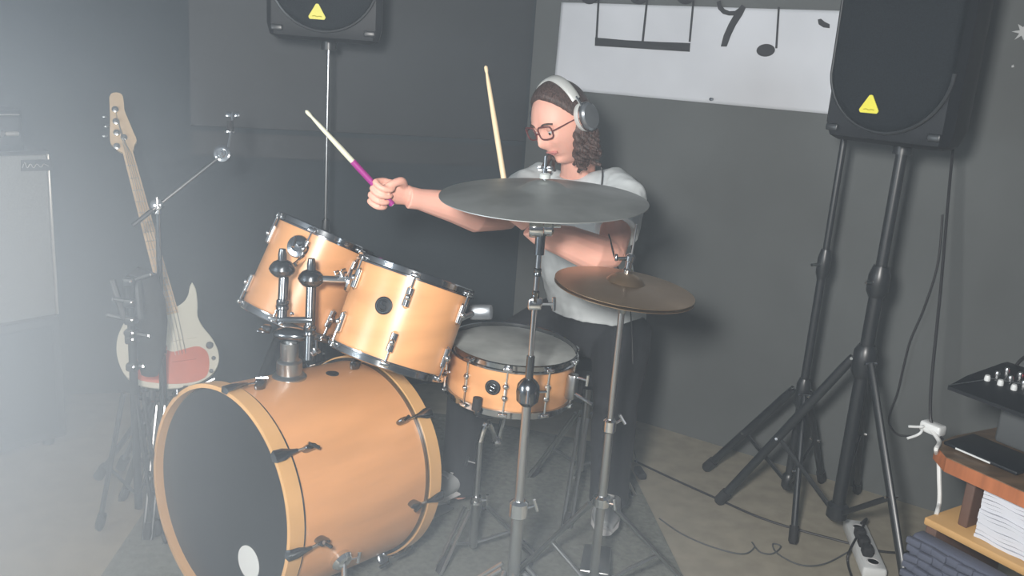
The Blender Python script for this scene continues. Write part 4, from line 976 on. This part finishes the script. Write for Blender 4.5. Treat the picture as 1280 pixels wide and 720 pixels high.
for k in range(26):
    t = k / 25; lock(.066 + .012 * rnd.random(), -.062 + .068 * t + .006 * rnd.random(), -.005 - .02 * rnd.random(), .105 + .03 * rnd.random(), .012 + .03 * rnd.random(), .0085 + .004 * rnd.random(), rnd.random() * 6)
for k in range(14):
    a = pi + pi * k / 13; lock(.070 * cos(a), -.02 + .075 * sin(a), -.02, .12 + .03 * rnd.random(), .0, .012, rnd.random() * 6)
for k in range(8): lock(-.066 - .006 * rnd.random(), -.07 + .04 * k / 9, -.01, .12 + .03 * rnd.random(), -.004, .009, rnd.random() * 6)
b.build('hair_locks', 'hair', PN)
# shirt
b = MB()
b.loft([(neck0 - zup * .000, .072, .066, FAC), (neck0 - zup * .028, .115, .082, FAC), (neck0 - zup * .065, .172, .100, FAC), (chest + zup * .04, .178, .118, FAC), (chest - zup * .03, .170, .122, FAC), (belly, .165, .125, FAC), (hipC + zup * .09, .175, .135, FAC), (hipC + zup * .050, .180, .138, FAC)], n=32)
sl_e = elL + (shL - elL) * .34
b.loft([(neck0 - zup * .055 + sdir * .05, .07, .065), (shL - sdir * .03, .072, .068), (shL + (sl_e - shL) * .25 + sdir * .008, .072, .074), ((shL + sl_e) / 2 + sdir * .006, .066, .072), (sl_e, .066, .070)], FAC, 20)
sr_e = elR + (shR - elR) * .30
b.loft([(neck0 - zup * .055 - sdir * .05, .07, .065), (shR + sdir * .03, .068, .065), ((shR + sr_e) / 2, .064, .066), (sr_e, .062, .066)], (0, .2, 1), 20)
sh = b.build('t_shirt', 'shirt', PN); remesh(sh, .006, 5)
tx = D.textures.new('folds', 'CLOUDS'); tx.noise_scale = .09; dm = sh.modifiers.new('d', 'DISPLACE'); dm.texture = tx; dm.strength = .016; dm.mid_level = .5; dm.texture_coords = 'LOCAL'
# trousers
b = MB()
b.loft([(hipC + zup * .07, .16, .12, FAC), (hipC + zup * .0, .175, .135, FAC), (hipC - zup * .07, .165, .13, FAC)], n=24)
for hp_, kn, an in ((hipL, knL, anL), (hipR, knR, anR)):
    b.loft([(hp_ - (kn - hp_) * .1, .095, .095), (hp_ + (kn - hp_) * .3, .095, .095), (hp_ + (kn - hp_) * .7, .080, .080), (kn, .070, .070)], (0, 0, 1), 20)
    b.ball(kn, .069, 16)
    b.loft([(kn + zup * .01, .068, .068), (kn + (an - kn) * .3, .070, .072), (kn + (an - kn) * .7, .062, .066), (an + zup * .01, .060, .066), (an - zup * .02, .060, .066)], (1, 0, 0), 20)
tr_ = b.build('trousers', 'trousers', PN); remesh(tr_, .006, 5)
# shoes
def shoe(an, fdir, m1, nm, lift=0.0):
    f_ = V3(fdir).normalized(); g0 = Vector((an.x, an.y, lift)) 
    b = MB(); b.loft([(g0 - f_ * .055 + zup * .045, .022, .032, zup), (g0 - f_ * .04 + zup * .050, .036, .040, zup), (g0 + f_ * .02 + zup * .058, .040, .046, zup), (g0 + f_ * .08 + zup * .045, .044, .034, zup), (g0 + f_ * .15 + zup * .036, .045, .026, zup), (g0 + f_ * .20 + zup * .030, .030, .018, zup)], n=20)
    b.loft([(g0 + zup * .05, .040, .042, f_), (g0 + zup * .10, .040, .044, f_)], n=16)
    so = b.build('shoe', m1, PN); remesh(so, .005, 3)
    b = MB(); b.loft([(g0 - f_ * .06 + zup * .018, .025, .012, zup), (g0 - f_ * .04 + zup * .018, .040, .014, zup), (g0 + f_ * .09 + zup * .018, .047, .014, zup), (g0 + f_ * .17 + zup * .018, .044, .013, zup), (g0 + f_ * .215 + zup * .018, .026, .011, zup)], n=16); b.build('sole', 'sole', so)
    for k in range(4): MB().tube([g0 + f_ * (.03 + .022 * k) + zup * (.104 - .012 * k) + f_.cross(zup) * .02, g0 + f_ * (.036 + .022 * k) + zup * (.102 - .012 * k) - f_.cross(zup) * .02], .0035, 6).build('lace', 'sole', so)
shoe(anR, -bax * 1.0 + zup * .063 * -1 * 0, 'shoe', 'r', .075)
shoe(anL, Vector((toL.x - anL.x, toL.y - anL.y, 0)), 'shoe', 'l', .075)

# spectacles
GL = thing('spectacles', hw(0, .1, 0), 'brown-rimmed spectacles on the drummer\'s face', 'spectacles')
for s in (-1, 1):
    ring = []
    for k in range(25):
        a = 2 * pi * k / 24; ex = .55; cx = abs(cos(a)) ** ex * (1 if cos(a) > 0 else -1); sx_ = abs(sin(a)) ** ex * (1 if sin(a) > 0 else -1)
        x = .033 * s + .025 * cx; ring.append(hw(x, .105 - .35 * max(0, abs(x) - .03) , .006 + .020 * sx_))
    MB().tube(ring, .0024, 8).build('rim', 'frame', GL); MB().add(ring[:-1], [tuple(range(24))]).build('lens', 'glass', GL, smooth=False)
    MB().ctube([hw(.057 * s, .097, .008), hw(.073 * s, .070, .010), hw(.079 * s, .02, .008), hw(.080 * s, -.01, .004)], .0020, 8).build('temple', 'frame', GL)
MB().ctube([hw(-.008, .107, .004), hw(0, .109, .008), hw(.008, .107, .004)], .0020, 8).build('bridge', 'frame', GL)

# headphones
HP = thing('headphones', hw(0, 0, .13), 'silver-white over-ear headphones on the drummer\'s head', 'headphones')
band = []
for k in range(33):
    a = radians(-68 + 136 * k / 32); band.append((a, hw(.094 * sin(a), -.022 + .016 * abs(sin(a)), .020 + .108 * cos(a))))
rs = []
for a, p in band:
    rad = (HL * sin(a) + hs_ * cos(a)).normalized(); w_ = .015 + .004 * cos(a)
    rs.append([p + rad * .007 * cos(t) + fd * w_ * sin(t) for t in [2 * pi * q / 14 for q in range(14)]])
MB().rings(rs).build('headband', 'phones', HP)
for s in (-1, 1):
    MB().tube([hw(.091 * s, -.006, .070), hw(.099 * s, -.006, .048), hw(.102 * s, -.006, .034)], .0042, 8).build('yoke', 'chrome', HP)
    ax_ = (HL * s); c = hw(.083 * s, -.008, .004)
    u, w_ = fd, hs_
    def er(r, h): return [c + ax_ * h + u * cos(t) * r * .80 + w_ * sin(t) * r * 1.04 for t in [2 * pi * q / 32 for q in range(32)]]
    cu = MB().rings([er(.030, 0), er(.041, .003), er(.043, .012), er(.040, .020)]).build('ear_cushion', 'phones', HP)
    MB().rings([er(.039, .018), er(.042, .022), er(.041, .038), er(.035, .044), er(.002, .046)]).build('ear_cup', 'cup', HP)
    MB().rings([er(.0425, .024), er(.0438, .028), er(.0425, .032)], cap=False).build('cup_ring', 'chrome', HP)
hpw = hw(.095, -.01, -.055)
tag(MB().ctube([hpw, hpw - zup * .05 + HL * .0, W(752, 210, 2.66), W(752, 240, 2.64), W(756, 275, 2.60), W(763, 300, 2.47), W(767, 318, 2.44), W(776, 345, 2.60), W(786, 372, 2.70), W(790, 420, 2.74), W(791, 470, 2.74), W(790, 540, 2.80), Wz(796, 578, .02)], .0022, 6).build('headphone_cable', 'cable'), 'thin dark headphone cable hanging over the drummer\'s t-shirt', 'cable')

# drumsticks
def drumstick(grip, tip, label, m, wrap=None, back=.035):
    d = (tip - grip).normalized(); L = (tip - grip).length; t = thing('drumstick', grip, label, 'drumstick', 'drumsticks in the drummer\'s hands')
    st = grip - d * back
    MB().tube([st, st + d * .004, grip + d * (L * .55), grip + d * (L - .05), grip + d * (L - .022), grip + d * (L - .014), grip + d * (L - .004), tip], [.005, .0075, .0075, .0055, .0036, .0052, .0050, .0015], 14).build('shaft', m, t)
    if wrap: MB().tube([st + d * .002, grip + d * wrap], .0086, 14).build('grip_wrap', 'purple', t)
    return t
drumstick(gR, stR_tip, 'drumstick with purple grip, raised in the drummer\'s outstretched hand', 'stickpale', .125)
drumstick(gL, stL_tip, 'plain wooden drumstick standing upright behind the crash cymbal', 'stick')

# ------------------------------------------------------------------ haze: scatter volume standing in for flash glow on a fogged lens
hz = MB(); hz.box((-.15, 2.35, 1.2), (4.6, 3.7, 2.39)); ho = hz.build('haze', 'glass', smooth=False)
hm = D.materials.new('lens_glow_haze'); hm.use_nodes = True; nt = hm.node_tree; nt.nodes.clear()
out = nt.nodes.new('ShaderNodeOutputMaterial'); vsn = nt.nodes.new('ShaderNodeVolumeScatter'); vsn.inputs['Color'].default_value = (.78, .89, 1, 1); vsn.inputs['Anisotropy'].default_value = 0.0
HAZE_BASE, HAZE_PEAK, HAZE_C, HAZE_R = 0.022, 1.1, (-1.68, 1.72, 0.62), 1.60
tc = nt.nodes.new('ShaderNodeTexCoord'); sub = nt.nodes.new('ShaderNodeVectorMath'); sub.operation = 'DISTANCE'; sub.inputs[1].default_value = HAZE_C
nt.links.new(tc.outputs['Object'], sub.inputs[0])
mr = nt.nodes.new('ShaderNodeMapRange'); mr.interpolation_type = 'SMOOTHERSTEP'; mr.inputs['From Min'].default_value = 0.1; mr.inputs['From Max'].default_value = HAZE_R; mr.inputs['To Min'].default_value = HAZE_PEAK; mr.inputs['To Max'].default_value = HAZE_BASE
nt.links.new(sub.outputs['Value'], mr.inputs['Value'])
sub2 = nt.nodes.new('ShaderNodeVectorMath'); sub2.operation = 'DISTANCE'; sub2.inputs[1].default_value = (0.0, 1.65, 0.10); nt.links.new(tc.outputs['Object'], sub2.inputs[0])
mr2 = nt.nodes.new('ShaderNodeMapRange'); mr2.interpolation_type = 'SMOOTHERSTEP'; mr2.inputs['From Min'].default_value = 0.1; mr2.inputs['From Max'].default_value = 0.95; mr2.inputs['To Min'].default_value = 0.35; mr2.inputs['To Max'].default_value = 0.0  # second low blob, added to wash out the foot of the crash stand
nt.links.new(sub2.outputs['Value'], mr2.inputs['Value'])
ad = nt.nodes.new('ShaderNodeMath'); ad.operation = 'ADD'; nt.links.new(mr.outputs[0], ad.inputs[0]); nt.links.new(mr2.outputs[0], ad.inputs[1]); nt.links.new(ad.outputs[0], vsn.inputs['Density']); nt.links.new(vsn.outputs[0], out.inputs['Volume'])
ho.data.materials.clear(); ho.data.materials.append(hm)
tag(ho, 'pale haze volume added to imitate lens glow, thickest before the amplifier', 'haze', kind='stuff')
